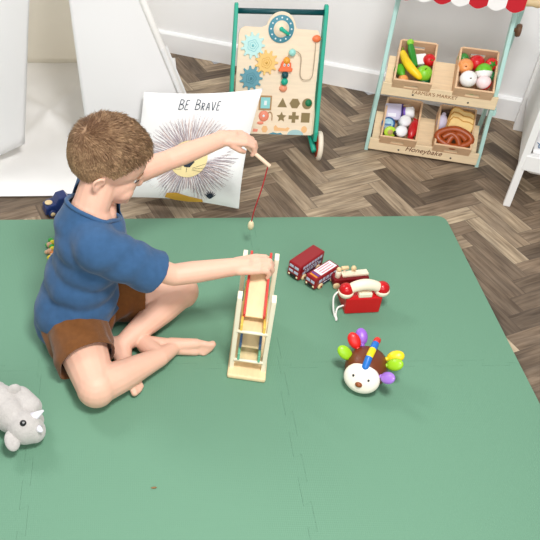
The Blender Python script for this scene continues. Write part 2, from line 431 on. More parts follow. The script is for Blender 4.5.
def poly_on(mb, pts, mi, h):
    c = sum((V(p[0],p[1]) for p in pts), V(0,0))/len(pts); vs = [on(c.x, c.y, h)]; fs = []
    for s in (.5, 1):
        for p in pts: vs.append(on(c.x+(p[0]-c.x)*s, c.y+(p[1]-c.y)*s, h))
    n = len(pts)
    for k in range(n):
        j = (k+1) % n; fs += [(0, 1+k, 1+j), (1+k, 1+n+k, 1+n+j, 1+j)]
    mb.add(vs, fs, mi)
poly_on(nm, [(LC[0]-.02,LC[1]-.008),(LC[0]-.01,LC[1]),(LC[0]+.01,LC[1]),(LC[0]+.02,LC[1]-.008),(LC[0]+.008,LC[1]-.026),(LC[0]-.008,LC[1]-.026)], 0, .0045)
for s in (-1, 1):
    poly_on(nm, [(LC[0]+s*.026+.006*math.cos(t*PI/4), LC[1]+.024+.006*math.sin(t*PI/4)) for t in range(8)], 0, .0045)
    for k in range(3): nm.tube([on(LC[0]+s*(.016+.008*i), LC[1]-.028-.003*k+.0035*i*(1-k*.6), .004) for i in range(7)], .0004, n=4)
nm.tube([on(LC[0], LC[1]-.026-.004*i, .004) for i in range(5)], .0006, n=4)
nm.build('nose_print', inkd, cush)
sm = MB(); poly_on(sm, [(-.052,.016),(-.048,.03),(-.02,.034),(.02,.026),(.062,.02),(.066,.012),(.02,.008),(-.02,.01)], 0, .003); sm.build('scarf_print', scarfm, cush)
tm = MB()
for k in range(7):
    a = -1.0+k*.33; tm.tube([on(.084+.0048*i*math.sin(a), .026+.0058*i*math.cos(a), .0025) for i in range(5)], [.002,.0026,.0024,.0016,.0005], n=5)
tm.build('tail_print', inkd, cush)
# hand lettering: strokes in unit cells
GL = {'B': [[(0,0),(.05,.5),(.08,1)],[(.08,1),(.5,.9),(.45,.6),(.08,.52)],[(.08,.52),(.55,.4),(.5,.08),(0,0)]],
      'E': [[(.5,1),(.1,.98),(.05,.5),(.0,.02),(.45,.05)],[(.05,.52),(.4,.55)]],
      'R': [[(0,0),(.05,.5),(.06,1)],[(.06,1),(.5,.85),(.4,.55),(.06,.48)],[(.15,.5),(.5,0)]],
      'A': [[(0,0),(.28,1),(.55,0)],[(.1,.38),(.45,.38)]],
      'V': [[(0,1),(.28,0),(.55,1)]]}
lt = MB(); x = -.058
for ch, sc, dy in [('B',.036,0),('E',.033,0),(' ',0,0),('B',.035,.001),('R',.025,0),('A',.026,0),('V',.029,0),('E',.029,.001)]:
    if ch == ' ': x += .013; continue
    for st in GL[ch]:
        pts = [on(x+a*sc*.62, .297+dy-x*.02+b*sc*.95, .0015) for a, b in smoothpath([(a,b,0) for a,b in st], 5) and [(q.x,q.y) for q in smoothpath([(a,b,0) for a,b in st], 5)]]
        lt.tube(pts, .0013, n=5)
    x += sc*.36+.0055
lt.build('lettering', ink, cush)
for o_ in list(cush.children):                               # the stuffing sags: the cloth leans and its upper left droops
    for v in o_.data.vertices:
        t_ = v.co.y/CH; v.co.y -= .040*max(0, .5-v.co.x/CW)*max(0,t_)**2; v.co.x += .030*(t_-.2)

# ---------------------------------------------------------------- activity walker
teal = mat('teal_paint', '#23a98d', .45, .4); dteal = mat('dark_teal_paint', '#0f4a50', .4, .5)
birch = mat('birch_ply', '#f3dfc3', .55, .3, var=.06, vscale=12, stretch=(1,8,8))
wl, wr_ = V(-.626, .388, .03), V(-.338, .368, .03)
wx = (wr_-wl).normalized(); wu = V(0, .172, .40); wu = (wu - wx*wu.dot(wx)).normalized(); wn = wx.cross(wu)   # towards the room
WKW = (wr_-wl).length
wu = wu*1.065; wl = wl - wu*.012; wr_ = wr_ - wu*.012
WM2 = basis(wx, wu, wn, wl)        # x across, y up the slope, z out of the panel
walker = thing('activity_walker', 'teal and birch wooden baby walker with gears and shape holes', 'baby walker', M=WM2)
for xx in (0, WKW):
    pr = [(-.03,.04),(.02,.03),(.03,.06),(.022,.2),(.018,.42),(.012,.438),(0,.442),(-.012,.438),(-.018,.42),(-.022,.2)]
    MB().prism([(a,b) for a,b in pr], -.006, .006, M=basis((0,0,1),(0,1,0),(-1,0,0),(xx,0,0)), bev=.002).build('side_panel', teal, walker)
MB().cyl((.006,.418,0),(WKW-.006,.418,0), .0085, n=16).build('handle_bar', dteal, walker)
pan = [(.012,.048),(WKW-.012,.048),(WKW-.012,.352),(WKW-.022,.366),(WKW-.09,.37)]
cxp, cyp, crp = .148, .372, .047
for k in range(13):
    t = .15+(PI-.3)*k/12; pan.append((cxp+crp*math.cos(t), cyp+crp*math.sin(t)))
pan += [(.085,.372),(.03,.374),(.016,.366),(.012,.352)]
PZ0, PZ1 = .002, .012
MB().prism(pan, PZ0, PZ1, bev=.0015).build('front_panel', birch, walker)
def gear(c, r, color, nm_):
    n = 11; pts = []
    for k in range(n):
        for a, q in ((-.26,.74),(-.1,1),(.1,1),(.26,.74)):
            t = 2*PI*(k+a*1.1)/n; pts.append((c[0]+r*q*math.cos(t), c[1]+r*q*math.sin(t)))
    g = MB().prism(pts, PZ1, PZ1+.008, bev=.001).build('gear', mat(nm_, color, .5), walker)
    dk = mat(nm_+'_line', {'gear_aqua':'#7fc6cc','gear_blue':'#4b8694','gear_yellow':'#d9a94f'}[nm_], .5)
    rg = MB()
    for q in (.42, .25):
        rg.tube([(c[0]+r*q*(1+.1*math.cos(5*t))*math.cos(t), c[1]+r*q*(1+.1*math.cos(5*t))*math.sin(t), PZ1+.008) for t in [2*PI*i/30 for i in range(30)]], .0009, n=5, closed=True)
    rg.build('spiral', dk, g)
    MB().cyl((c[0],c[1],PZ1+.008),(c[0],c[1],PZ1+.0105), .004).build('hub', dk, g)
gear((.060,.318), .040, '#bfe6e2', 'gear_aqua'); gear((.108,.268), .038, '#eec473', 'gear_yellow'); gear((.061,.220), .038, '#5f9aa8', 'gear_blue')
ck = MB().cyl((cxp,.368,PZ1),(cxp,.368,PZ1+.006), .041, n=32, bev=.001).build('clock_dial', mat('dial_blue','#4d8fa0',.5), walker)
MB().cyl((cxp,.368,PZ1+.006),(cxp,.368,PZ1+.0075), .025, n=28).build('dial_face', birch, ck)
md_ = MB()
for k in range(12): t = PI*k/6; md_.cyl((cxp+.033*math.cos(t),.368+.033*math.sin(t),PZ1+.006),(cxp+.033*math.cos(t),.368+.033*math.sin(t),PZ1+.007), .0028, n=8)
md_.build('dial_mark', mat('mark_white','#e8f2f2',.5), ck)
h = MB(); h.tube([(cxp,.368,PZ1+.011),(cxp+.026,.352,PZ1+.011)], [.006,.0045], n=8); h.ell((cxp,.368,PZ1+.011), (.007,.007,.004)); h.build('clock_hand', mat('hand_green','#22b394',.4), ck)
# bead maze
wire = [(.150,.193,PZ1+.004),(.150,.205,PZ1+.014),(.150,.27,PZ1+.016),(.156,.29,PZ1+.016),(.172,.303,PZ1+.016),(.19,.302,PZ1+.016),(.205,.285,PZ1+.014),(.206,.24,PZ1+.012),(.215,.222,PZ1+.012),(.232,.219,PZ1+.012),(.249,.226,PZ1+.012),(.253,.25,PZ1+.012),(.254,.30,PZ1+.012),(.254,.335,PZ1+.008)]
wire = [(x+.020-.012*max(0,min(1,(x-.15)/.1)), y, z) for x, y, z in wire]
MB().tube(smoothpath(wire, 5), .0012, n=6).build('bead_wire', mat('wire_brass','#b8a58c',.35,metal=.6), walker)
OR = mat('bead_orange', '#ee7b4b', .4)
MB().ell((.264,.342,PZ1+.006),(.014,.011,.008)).build('wire_cap', OR, walker)
MB().ell((.169,.192,PZ1+.006),(.013,.011,.009)).build('wire_cap', mat('bead_peach','#ef9a76',.4), walker)
for c, q, nm_ in (((.150,.213),'#20a98c','bead_green'), ((.150,.233),'#0f4a50','bead_dark_teal'), ((.152,.276),'#f0a43a','bead_amber'), ((.168,.300),'#9fdcd2','bead_mint')):
    MB().ell((c[0]+.020,c[1],PZ1+.016),(.0115,.0115,.0115)).build('bead', mat(nm_, q, .35), walker)
oc = [(.129,.243),(.171,.243),(.173,.252),(.168,.256),(.167,.268),(.158,.277),(.148,.278),(.138,.273),(.134,.262),(.133,.254),(.128,.251)]
oo = MB().prism([(x+.020,y) for x,y in oc], PZ1+.008, PZ1+.02, bev=.002).build('octopus_bead', mat('octopus_orange','#ee6a33',.4), walker)
for sx in (-.006, .007): MB().ell((.171+sx,.263,PZ1+.0205),(.0035,.0045,.001)).build('eye', mat('mark_white','#e8f2f2',.5), oo); MB().ell((.1705+sx,.263,PZ1+.0213),(.0016,.0022,.001)).build('pupil', mat('black_paint','#17191c',.4), oo)
# shape holes: thin plates on the panel, shade inside each opening painted dark
HOLE = mat('hole_shade', '#8d7b55', .8)
def shape(kind, c, r):
    f = {'tri': [(0,1),(.95,-.75),(-.95,-.75)], 'hex': [(math.cos(PI/3*k)*1.05, math.sin(PI/3*k)) for k in range(6)], 'cir': [(math.cos(PI/10*k), math.sin(PI/10*k)) for k in range(20)],
         'star': [((1 if k%2==0 else .48)*math.cos(PI/2+PI*k/5), (1 if k%2==0 else .48)*math.sin(PI/2+PI*k/5)) for k in range(10)],
         'cross': [(-.35,1),(.35,1),(.35,.35),(1,.35),(1,-.35),(.35,-.35),(.35,-1),(-.35,-1),(-.35,-.35),(-1,-.35),(-1,.35),(-.35,.35)], 'sq': [(-.85,-.9),(.85,-.9),(.85,.9),(-.85,.9)]}[kind]
    return [(c[0]+r*x, c[1]+r*y) for x, y in f]
for kind, c in (('tri',(.171,.146)),('hex',(.212,.146)),('cir',(.253,.146)),('star',(.171,.103)),('cross',(.212,.103)),('sq',(.251,.103))):
    pl_ = shape(kind, c, .0165)
    h_ = MB().prism(pl_, PZ1-.0002, PZ1+.0002).build('shape_hole', HOLE, walker)
    e_ = MB().tube([(x,y,PZ1) for x,y in pl_], .0008, n=4, closed=True).build('hole_rim', mat('rim_tan','#b99f76',.6), h_)
hh = MB().cyl((.257,.149,PZ1),(.257,.149,PZ1+.0008), .011, n=20).build('peeking_disc', mat('disc_green','#1e7a50',.5), walker)
fr = MB().box((.114,.146,PZ1+.0015),(.042,.045,.004),.001).build('picture_frame', mat('frame_tan','#b08a5e',.6), walker)
MB().box((.114,.146,PZ1+.0045),(.031,.034,.002),.0006).build('picture', mat('aqua_tile','#8fd3d2',.5), fr)
MB().box((.114,.146,PZ1+.006),(.009,.014,.0015)).build('picture_mark', mat('mark_white','#e8f2f2',.5), fr)
fr = MB().box((.060,.150,PZ1+.0015),(.042,.040,.004),.001).build('picture_frame', mat('frame_tan','#b08a5e',.6), walker)
el = MB(); el.ell((.112,.105,PZ1+.002),(.017,.017,.004)); el.ell((.102,.083,PZ1+.001),(.011,.005,.002))
el.build('elephant_block', mat('elephant_coral','#ee8d70',.45), walker)
MB().tube(smoothpath([(.124,.112,PZ1+.002),(.132,.118,PZ1+.002),(.139,.11,PZ1+.002),(.140,.092,PZ1+.002)],5), .0017).build('trunk_slot', mat('frame_tan','#b08a5e',.6), walker)
MB().ell((.111,.106,PZ1+.006),(.004,.004,.001)).build('spiral_mark', mat('mark_white','#e8f2f2',.5), walker)
pr_ = MB(); pr_.prism([(.150+a,.060+b) for a,b in [(0,0),(.045,-.001),(.052,.009),(.044,.012),(.038,.008),(.012,.01),(.004,.018),(-.002,.012)]], PZ1, PZ1+.0006); pr_.build('fox_print', mat('print_peach','#f0bd84',.6), walker)
pr_ = MB(); pr_.prism([(.118+.011*math.cos(t*PI/3), .064+.012*math.sin(t*PI/3)) for t in range(6)], PZ1, PZ1+.0006); pr_.build('leaf_print', mat('print_peach','#f0bd84',.6), walker)
pr_ = MB(); pr_.prism([(.250+.01*math.cos(t*PI/6), .066+.011*math.sin(t*PI/6)) for t in range(12)], PZ1, PZ1+.0007)
pr_.build('tree_print', mat('print_peach','#f0bd84',.6), walker)
pr_ = MB(); pr_.prism([(.130,.0485),(.180,.0485),(.173,.054),(.160,.052),(.147,.055)], PZ1, PZ1+.0006); pr_.build('wave_print', mat('dial_blue','#4d8fa0',.5), walker)
pr_ = MB(); pr_.prism([(.222+.027*math.cos(PI*t/10), .0485+.016*math.sin(PI*t/10)) for t in range(11)], PZ1, PZ1+.0005); pr_.build('cloud_print', mat('print_bluegrey','#a7c9c9',.6), walker)
pr_ = MB(); pr_.prism([(.078,.055),(.094,.055),(.096,.063),(.08,.065)], PZ1, PZ1+.0006); pr_.build('coral_print', mat('elephant_coral','#ee8d70',.45), walker)
# box under the panel, wheels
MB().prism([(0,-.012),(.0,.05),(-.03,.1),(-.05,.1),(-.05,0)], .006, WKW-.006, M=basis((0,0,1),(0,1,0),(-1,0,0),(WKW,.062,0))).build('block_box', birch, walker)
iW = WM2.inverted()
tire = mat('wheel_cream', '#efe3cf', .5); wred = mat('wheel_red', '#b5442a', .5)
for xx, sg in ((WKW, 1), (0, -1)):
    ctr = iW @ V(*( (wr_ if sg > 0 else wl) + V(0, .0, 0.0180) )); 
    for dy in (0, .16):
        wc = iW @ ((wr_ if sg > 0 else wl) + V(0, dy, 0.0175)); ax = (iW.to_3x3() @ wx)*sg
        a = wc + ax*.009; b = wc + ax*.024
        wh = MB().cyl(a, b, .047, n=36, bev=.003).build('wheel', tire, walker)
        MB().cyl(wc+ax*.0085, wc+ax*.0105, .036, n=30).build('wheel_disc', wred, wh)
        MB().cyl(wc+ax*.0235, wc+ax*.0265, .008, n=14).build('hub_cap', tire, wh)
for xx, sg in ((WKW,1),(0,-1)):
    f0 = iW @ ((wr_ if sg > 0 else wl) + V(0, -.012, 0.0050)); f1 = iW @ ((wr_ if sg > 0 else wl) + V(0, .185, 0.0300))
    MB().tube([f0, f1], .009, n=8).build('chassis_rail', teal, walker)

# ---------------------------------------------------------------- toy market stand
aqua = mat('aqua_paint', '#b6dbd4', .5, .35); ply = mat('pale_plywood', '#ecd5b0', .6, .25, var=.08, vscale=10, stretch=(2,14,14))
SX = V(math.cos(math.radians(-18)), math.sin(math.radians(-18)), 0); SN = V(SX.y, -SX.x, 0)
SM = basis(SX, -SN, (0,0,1), (-.144, .389, 0))       # x along, y back, z up
SW = .354
stand = thing('market_stand', 'toy wooden market stall with aqua frame and striped awning', 'toy market stall', M=SM)
def sidef(xx, s):
    fr_ = [(0,0),(.018,0),(.02,.06),(.024,.19),(.03,.28),(.045,.36),(.06,.45),(.064,.56),(.05,.60),(.03,.585),(.032,.50),(.022,.42),(.008,.35),(-.004,.29),(-.004,.21),(.004,.16),(-.002,.06)]
    MB().prism(fr_, -.006, .006, M=(Matrix.Translation((xx,0,0)) @ Matrix.Rotation(math.radians(-3.2 if s > 0 else -.6),4,'Y') @ basis((0,1,0),(0,0,1),(1,0,0),(0,0,0))), bev=.0015).build('front_leg', aqua, stand)
    bk = [(.19,0),(.205,0),(.12,.60),(.10,.60)]
    MB().prism(bk, -.006, .006, M=basis((0,1,0),(0,0,1),(1,0,0),(xx,0,0)), bev=.0015).build('rear_leg', aqua, stand)
    MB().box((xx,.09,.585),(.012,.09,.02),.002).build('top_rail', aqua, stand)
    MB().box((xx,.10,.20),(.010,.19,.018),.002).build('cross_rail', aqua, stand)
sidef(-.004, -1); sidef(SW+.004, 1)
TILT = math.radians(27)
SH = []
for zl, words in ((.222, 'up'), (.014, 'low')):
    sh = MB(); 
    sh.box((SW/2, -.006, zl+.02), (SW-.002, .009, .042), .0015)
    T = Matrix.Translation((SW/2, -.001, zl+.006)) @ Matrix.Rotation(TILT, 4, 'X')
    sh.box((0, .07, 0), (SW-.014, .14, .008), .001, M=T)
    sh.box((SW/2, .128, zl+.05), (SW-.014, .008, .03), .001)
    so = sh.build('shelf', ply, stand); SH.append(T)
    brown = mat('burnt_lettering', '#96653f', .7)
    if words == 'up': text_mesh("FARMER'S MARKET", .0165, .0004, 'lettering', brown, so, basis((1,0,0),(0,0,1),(0,-1,0),(SW*.5-.012, -.0108, zl+.021)), space=1.02)
    else: text_mesh('Honeybake', .026, .0005, 'lettering', mat('dark_lettering','#6b3a22',.7), so, basis((1,0,0),(0,0,1),(0,-1,0),(SW*.5+.002, -.0108, zl+.021)), shear=.3)
    sc_ = MB()
    for xx in (.1, SW-.085): sc_.cyl((xx,-.0105,zl+.012),(xx,-.012,zl+.012), .003, n=10)
    sc_.build('screw', mat('screw_grey','#6d6a66',.4,metal=.7), so)
red = mat('awning_red', '#c01a28', .8); awh = mat('awning_white', '#f3f0ee', .8)
aw = MB(); ns = 7; aw_x0, aw_x1 = -.016, SW-.02
for k in range(ns):
    x0 = lerp(aw_x0, aw_x1, k/ns); x1 = lerp(aw_x0, aw_x1, (k+1)/ns); mi = 1 if k % 2 == 0 else 0
    mi = 1-mi
    vs = []; fs = []; n = 8
    for i in range(n+1):
        x = lerp(x0, x1, i/n); sc0 = .560 - .012*math.sin(PI*i/n)
        for (y, z) in ((-.045, sc0), (-.045, .592), (.01, .64), (.10, .72)): vs.append((x, y, z))
    for i in range(n):
        for j in range(3): q = i*4+j; fs.append((q, q+1, q+5, q+4))
    aw.add(vs, fs, mi, False)
ao = aw.build('awning', [red, awh], stand); md = ao.modifiers.new('t', 'SOLIDIFY'); md.thickness = .002
for xx in (-.010, SW-.027):
    MB().prism([(.05,.56),(.06,.60),(-.03,.600),(-.042,.575)], -.005, .005, M=basis((0,1,0),(0,0,1),(1,0,0),(xx,0,0)), bev=.001).build('awning_bracket', aqua, stand)
    MB().prism([(.05,.585),(.115,.585),(.115,.70),(.1,.70)], -.005, .005, M=basis((0,1,0),(0,0,1),(1,0,0),(xx,0,0)), bev=.001).build('awning_post', aqua, stand)
walnut = mat('walnut_knob', '#6b4a33', .5, var=.15, vscale=60)
kb = MB(); kb.lathe([(0,0),(.006,0),(.006,.012),(.017,.014),(.02,.02),(.018,.027),(0,.029)], 20, 0, frame_z((1,0,0), (SW-.020,.055,.458))); kb.build('knob', walnut, stand)
hn = MB(); hn.lathe([(0,0),(.01,0),(.013,.01),(.012,.03),(.016,.045),(.012,.058),(0,.06)], 18, 0, frame_z((1,-.1,.1), (SW-.018,.045,.548))); hn.build('finial', mat('pale_turning','#d8bd92',.5), stand)

# ---------------------------------------------------------------- white bed frame at the right
bedw = mat('bed_white', '#eeedeb', .5, .35)
BX = -WN.copy(); BX.z = 0           # from the room towards the wall
BM_ = basis(WD, BX, (0,0,1), (.226, .052, 0))
bed = thing('bed_frame', 'white wooden bed frame with square posts at the right edge', 'bed', M=BM_)
BD = .56
MB().box((-.012, .016, .45),(.021,.024,.9),.002).build('post', bedw, bed)
MB().box((-.012, BD-.05, .45),(.034,.034,.9),.002).build('post', bedw, bed)
MB().box((.49, .012, .165),(1.0,.022,.05),.002).build('side_rail', bedw, bed)
MB().box((-.014, BD/2-.01, .39),(.012,BD-.1,.52),.001).build('end_panel', bedw, bed)
MB().box((.5, BD-.05, .165),(.99,.022,.05),.002).build('side_rail', bedw, bed)
# ---------------------------------------------------------------- crates and play food on the stall
cratem = mat('crate_wood', '#dcb893', .6, .25, var=.08, vscale=14, stretch=(2,12,12))
CWD, CLN, CHT = .118, .158, .060
def crate(ux, which, label):
    T = SM @ SH[which] @ Matrix.Translation((ux-SW/2, .008+CLN/2-.006, .0045))
    c = thing('crate', label, 'crate', M=T, group='slanted wooden crates on the market stall')
    t = .006
    MB().box((0,0,t/2),(CWD,CLN,t)).build('base', cratem, c)
    for sx in (-1, 1): MB().box((sx*(CWD/2-t/2),0,CHT/2),(t,CLN,CHT),.001).build('side_board', cratem, c)
    for sy in (-1, 1):
        y = sy*(CLN/2-t/2); h = CHT+(.0 if sy < 0 else .004); b = MB(); w = CWD-2*t
        # end boards with a rounded hand slot
        zs = h*.55; sw = .044; sh = .014
        b.box((0,y,(zs-sh/2)/2),(w,t,zs-sh/2)); b.box((0,y,(h+zs+sh/2)/2),(w,t,h-zs-sh/2))
        for sx in (-1,1): b.box((sx*(w/2+sw/2)/2,y,zs),((w-sw)/2,t,sh))
        b.build('end_board', cratem, c)
    return c, T
def R3(x, y, z): return Matrix.Rotation(z,4,'Z') @ Matrix.Rotation(y,4,'Y') @ Matrix.Rotation(x,4,'X')
CR = {}
CR['tl'] = crate(.088, 0, 'open wooden crate with the banana, upper shelf of the market stall')
CR['tr'] = crate(.274, 0, 'open wooden crate with the onion and peach, upper shelf of the market stall')
CR['bl'] = crate(.090, 1, 'open wooden crate with tins and packets, lower shelf of the market stall')
CR['br'] = crate(.263, 1, 'open wooden crate with the pretzel, lower shelf of the market stall')
def item(k, name, label, cat, loc, rot=(0,0,0), group=None):
    return thing(name, label, cat, group=group, M=CR[k][1] @ Matrix.Translation(loc) @ R3(*rot))
gl = dict(rough=.35, spec=.5)
leafm = mat('leaf_green', '#2f9a2c', .5); stemm = mat('stem_brown', '#5a3d22', .6)
def fruit(k, name, label, cat, loc, prof, color, mname, stem=None, rot=(0,0,0), sc=(1,1,1)):
    it = item(k, name, label, cat, loc, rot)
    b = MB(); b.lathe([(r*sc[0], z*sc[2]) for r, z in prof], 24); b.build('flesh', mat(mname, color, .35, .5), it)
    top = prof[-1][1]*sc[2]
    if stem == 'stem': MB().tube([(0,0,top-.006),(.001,0,top+.004),(.003,0,top+.008)], .0016, n=6).build('stem', stemm, it)
    if stem == 'leaf':
        l = MB()
        for q in range(5):
            a = 2*PI*q/5; l.add([(0,0,top+.001),(.006*math.cos(a-.5),.006*math.sin(a-.5),top+.002),(.015*math.cos(a),.015*math.sin(a),top-.003),(.006*math.cos(a+.5),.006*math.sin(a+.5),top+.002)], [(0,1,2,3)])
        l.tube([(0,0,top-.003),(.002,0,top+.008)], .0015, n=6)
        o_ = l.build('calyx', leafm, it); md = o_.modifiers.new('t','SOLIDIFY'); md.thickness = .0012
    return it
def roundp(r, dip=.006, h=None):
    h = h or r; out = []
    for q in range(15):
        a = -PI/2+PI*q/14; out.append((max(0, r*math.cos(a)), h*math.sin(a)))
    out[-1] = (0, h-dip); out[-2] = (r*.22, h*.985); return out
# upper left crate
ZT = .050
fruit('tl', 'apple', 'glossy lime green apple beside the banana in the crate', 'toy apple', (.030,-.034,ZT), roundp(.026), '#86c92b', 'apple_green', 'stem')
fruit('tl', 'tomato', 'red tomato next to the white carton in the crate', 'toy tomato', (.040,.020,ZT), roundp(.020,.004,.018), '#d3121a', 'tomato_red', 'leaf', rot=(.5,.4,0))
it = item('tl', 'banana', 'yellow banana lying across the crate', 'toy banana', (0,0,ZT+.004))
bp_ = smoothpath([(-.046,.036,.004),(-.042,.02,.006),(-.030,-.008,.012),(-.010,-.034,.012),(.014,-.052,.006),(.024,-.058,.0)], 5)
nb = len(bp_); MB().tube(bp_, [.0045 + .0095*math.sin(PI*min(1,max(0,(i/(nb-1))*1.02)))**.55 for i in range(nb)], n=7).build('peel', mat('banana_yellow','#f6cf1f',.4,.4), it)
MB().tube([bp_[0], V(-.047,.044,.002), V(-.047,.050,.001)], [.0052,.004,.0042], n=7).build('stalk', mat('banana_stalk','#7b8a2a',.5), it)
it = item('tl', 'cucumber', 'long dark green cucumber with pale tip standing up the crate', 'toy cucumber', (0,0,ZT+.004))
MB().tube(smoothpath([(-.002,-.018,.004),(-.012,.014,.008),(-.022,.044,.01),(-.026,.058,.012)],5), [.011]*10+[.0105,.010,.0095,.009,.008,.007], n=12).build('flesh', mat('cucumber_green','#2f8a2a',.4,.4), it)
MB().ell((-.028,.066,.013),(.011,.012,.010)).build('tip', mat('cucumber_tip','#8ecb3c',.4), it)
it = item('tl', 'milk_carton', 'white carton with a pale green side lying in the crate', 'toy carton', (.012,.020,ZT-.006), (.2,.1,.35))
MB().box((0,0,0),(.040,.036,.022),.003).build('box', mat('carton_white','#f2f3f0',.5), it); MB().box((-.0185,0,0.001),(.006,.037,.0225),.002).build('side', mat('carton_green','#cfe08a',.5), it)
it = item('tl', 'pear', 'green pear at the lower left corner of the crate', 'toy pear', (-.042,-.022,ZT-.012), (1.3,0,.4))
MB().lathe([(0,-.02),(.012,-.018),(.019,-.006),(.018,.004),(.010,.018),(.007,.028),(0,.032)],20).build('flesh', mat('pear_green','#5db52d',.35,.5), it)
fruit('tl', 'orange', 'small orange fruit peeking out below the banana', 'toy orange', (-.028,-.056,ZT-.016), roundp(.017), '#f2a55c', 'orange_skin')
fruit('tl', 'avocado', 'dark green avocado below the lime green apple', 'toy avocado', (.036,-.055,ZT-.018), roundp(.019), '#145a30', 'avocado_green')
it = item('tl', 'carrot', 'orange carrot with black end seen through the slot of the banana crate', 'toy carrot', (0,-.066,.036)); MB().cyl((-.026,0,0),(.0,0,0),.006,.008,n=12).build('root', mat('carrot_orange','#ee9a2c',.45), it); MB().cyl((.0,0,0),(.022,0,-.001),.008,.006,n=12).build('end', mat('black_paint','#17191c',.4), it)
# upper right crate
fruit('tr', 'peach', 'orange peach with a dark stem pit in the crate', 'toy peach', (-.036,.014,ZT+.002), roundp(.024,.010), '#f09d5a', 'peach_orange', 'stem', rot=(.7,-.1,0))
fruit('tr', 'onion', 'white round onion at the front of the crate', 'toy onion', (-.022,-.034,ZT+.004), roundp(.026,.004,.024), '#f4f1ee', 'onion_white', 'stem', rot=(.5,.1,0))
fruit('tr', 'bell_pepper', 'big red pepper behind the peach', 'toy pepper', (-.004,.034,ZT), roundp(.024,.006), '#cf1119', 'pepper_red')
fruit('tr', 'strawberry', 'red strawberry with ragged green leaves at the back of the crate', 'toy strawberry', (.038,.034,ZT+.002), [(0,-.022),(.006,-.02),(.014,-.008),(.018,.006),(.013,.014),(0,.016)], '#d81e1e', 'strawberry_red', 'leaf', rot=(.6,.3,0), sc=(1.1,1,1.1))
it = fruit('tr', 'lettuce', 'bright green ball with white base in the middle of the crate', 'toy lettuce', (.020,.002,ZT+.004), roundp(.025,0), '#6dc02a', 'lettuce_green', rot=(.5,0,0))
bs_ = MB(); bs_.lathe([(0,-.0268),(.0130,-.0236),(.0213,-.0162),(.0252,-.008),(.0262,-.003),(.0254,-.001)],20); bs_.build('base', mat('onion_white','#f4f1ee',.4), it); it.matrix_basis = CR['tr'][1] @ Matrix.Translation((.020,.002,ZT+.004)) @ R3(-1.1,.1,.2)
it = fruit('tr', 'radish', 'red radish with a white top at the front right of the crate', 'toy radish', (.026,-.038,ZT), roundp(.022,0), '#d61b2c', 'radish_red', rot=(.2,-.5,0))
MB().lathe([(.0222,.004),(.0228,.0055),(.0196,.0130),(.0120,.0208),(.006,.0232),(0,.0238)],20).build('top', mat('radish_top','#f6dede',.4), it)
fruit('tr', 'lime', 'dark green lime at the right behind the lettuce ball', 'toy lime', (.046,.0,ZT-.014), roundp(.017), '#1d6b34', 'lime_dark')
fruit('tr', 'artichoke', 'dark green ball in the back left corner of the onion crate', 'toy vegetable', (-.044,.050,ZT-.008), roundp(.017), '#3d8a3c', 'artichoke_green')
it = item('tr', 'pea_pod', 'green pea pod seen through the slot of the onion crate', 'toy pea pod', (0,-.066,.035)); MB().tube(smoothpath([(-.02,0,0),(-.006,0,-.002),(.008,0,-.002),(.022,0,.001)],4), [.003,.005,.006,.007,.0075,.008,.0075,.007,.006,.005,.004,.003,.002], n=10).build('pod', mat('pear_green','#5db52d'), it)
# lower left crate
it = item('bl', 'packet', 'lavender packet with a purple edge at the back of the crate', 'toy packet', (-.032,.032,ZT-.004), (.35,0,.1))
MB().box((0,0,0),(.054,.056,.016),.004).build('pack', mat('pack_lavender','#cdc6dd',.45), it); MB().box((.028,0,0),(.006,.056,.0165),.002).build('edge', mat('pack_purple','#4a2f7d',.45), it); MB().box((-.004,-.012,.0083),(.028,.012,.0012)).build('print', mat('pack_white','#ecebf2',.5), it)
it = item('bl', 'tin', 'blue round tin with a pale lid at the left of the crate', 'toy tin', (-.040,-.014,ZT-.010), (.5,-.1,0))
MB().cyl((0,0,-.018),(0,0,.016),.022,n=28,bev=.002).build('can', mat('tin_blue','#1c5a94',.35), it); MB().cyl((0,0,.016),(0,0,.0175),.017,n=24).build('lid', mat('tin_pale','#a9cfe0',.35), it); MB().box((0,-.004,.018),(.02,.006,.001)).build('print', mat('tin_blue','#1c5a94',.35), it)
it = item('bl', 'jar', 'white jar with lime green band at the front left of the crate', 'toy jar', (-.032,-.046,ZT-.006), (.7,.2,0))
MB().cyl((0,0,-.018),(0,0,.014),.019,n=28,bev=.003).build('glass', mat('jar_white','#f1f3ea',.4), it); MB().cyl((0,0,.004),(0,0,.0145),.0195,n=28,bev=.002).build('band', mat('jar_lime','#b5d83a',.4), it); MB().ell((0,0,.0145),(.009,.009,.002)).build('lid', mat('jar_gold','#b89a62',.4), it)
def roll(k, loc, rot, label, col=None):
    it = item(k, 'toy_can', label, 'toy can', loc, rot)
    MB().cyl((0,0,-.017),(0,0,.017),.019,n=28,bev=.005).build('body', mat('can_white','#f1f0f1',.45), it)
    if col: MB().cyl((0,0,-.018),(0,0,-.008),.0195,n=28,bev=.003).build('band', col, it)
roll('bl', (.020,.036,ZT), (.2,PI/2-.25,.3), 'white can with a purple end at the back of the tin crate', mat('can_purple','#8363c4',.4))
roll('bl', (.010,-.004,ZT+.002), (.15,.15,0), 'white can in the middle of the tin crate, between the other white cans')
roll('bl', (.004,-.042,ZT), (.5,.1,0), 'white can with a green foot at the front of the tin crate', mat('can_green','#86cf2e',.4))
it = item('bl', 'snack_bag', 'crumpled shiny red bag at the right of the crate', 'toy bag', (.042,-.026,ZT), (.1,.35,-.1))
sb_ = MB(); sb_.ell((0,0,0),(.016,.036,.013)); o_ = sb_.build('bag', mat('bag_red','#c0161c',.28,.6,bump=.5,bscale=60), it); MB().box((0,.035,0),(.02,.006,.002)).build('seal', mat('bag_red','#c0161c'), it); MB().box((0,-.035,0),(.02,.006,.002)).build('seal', mat('bag_red','#c0161c'), it)
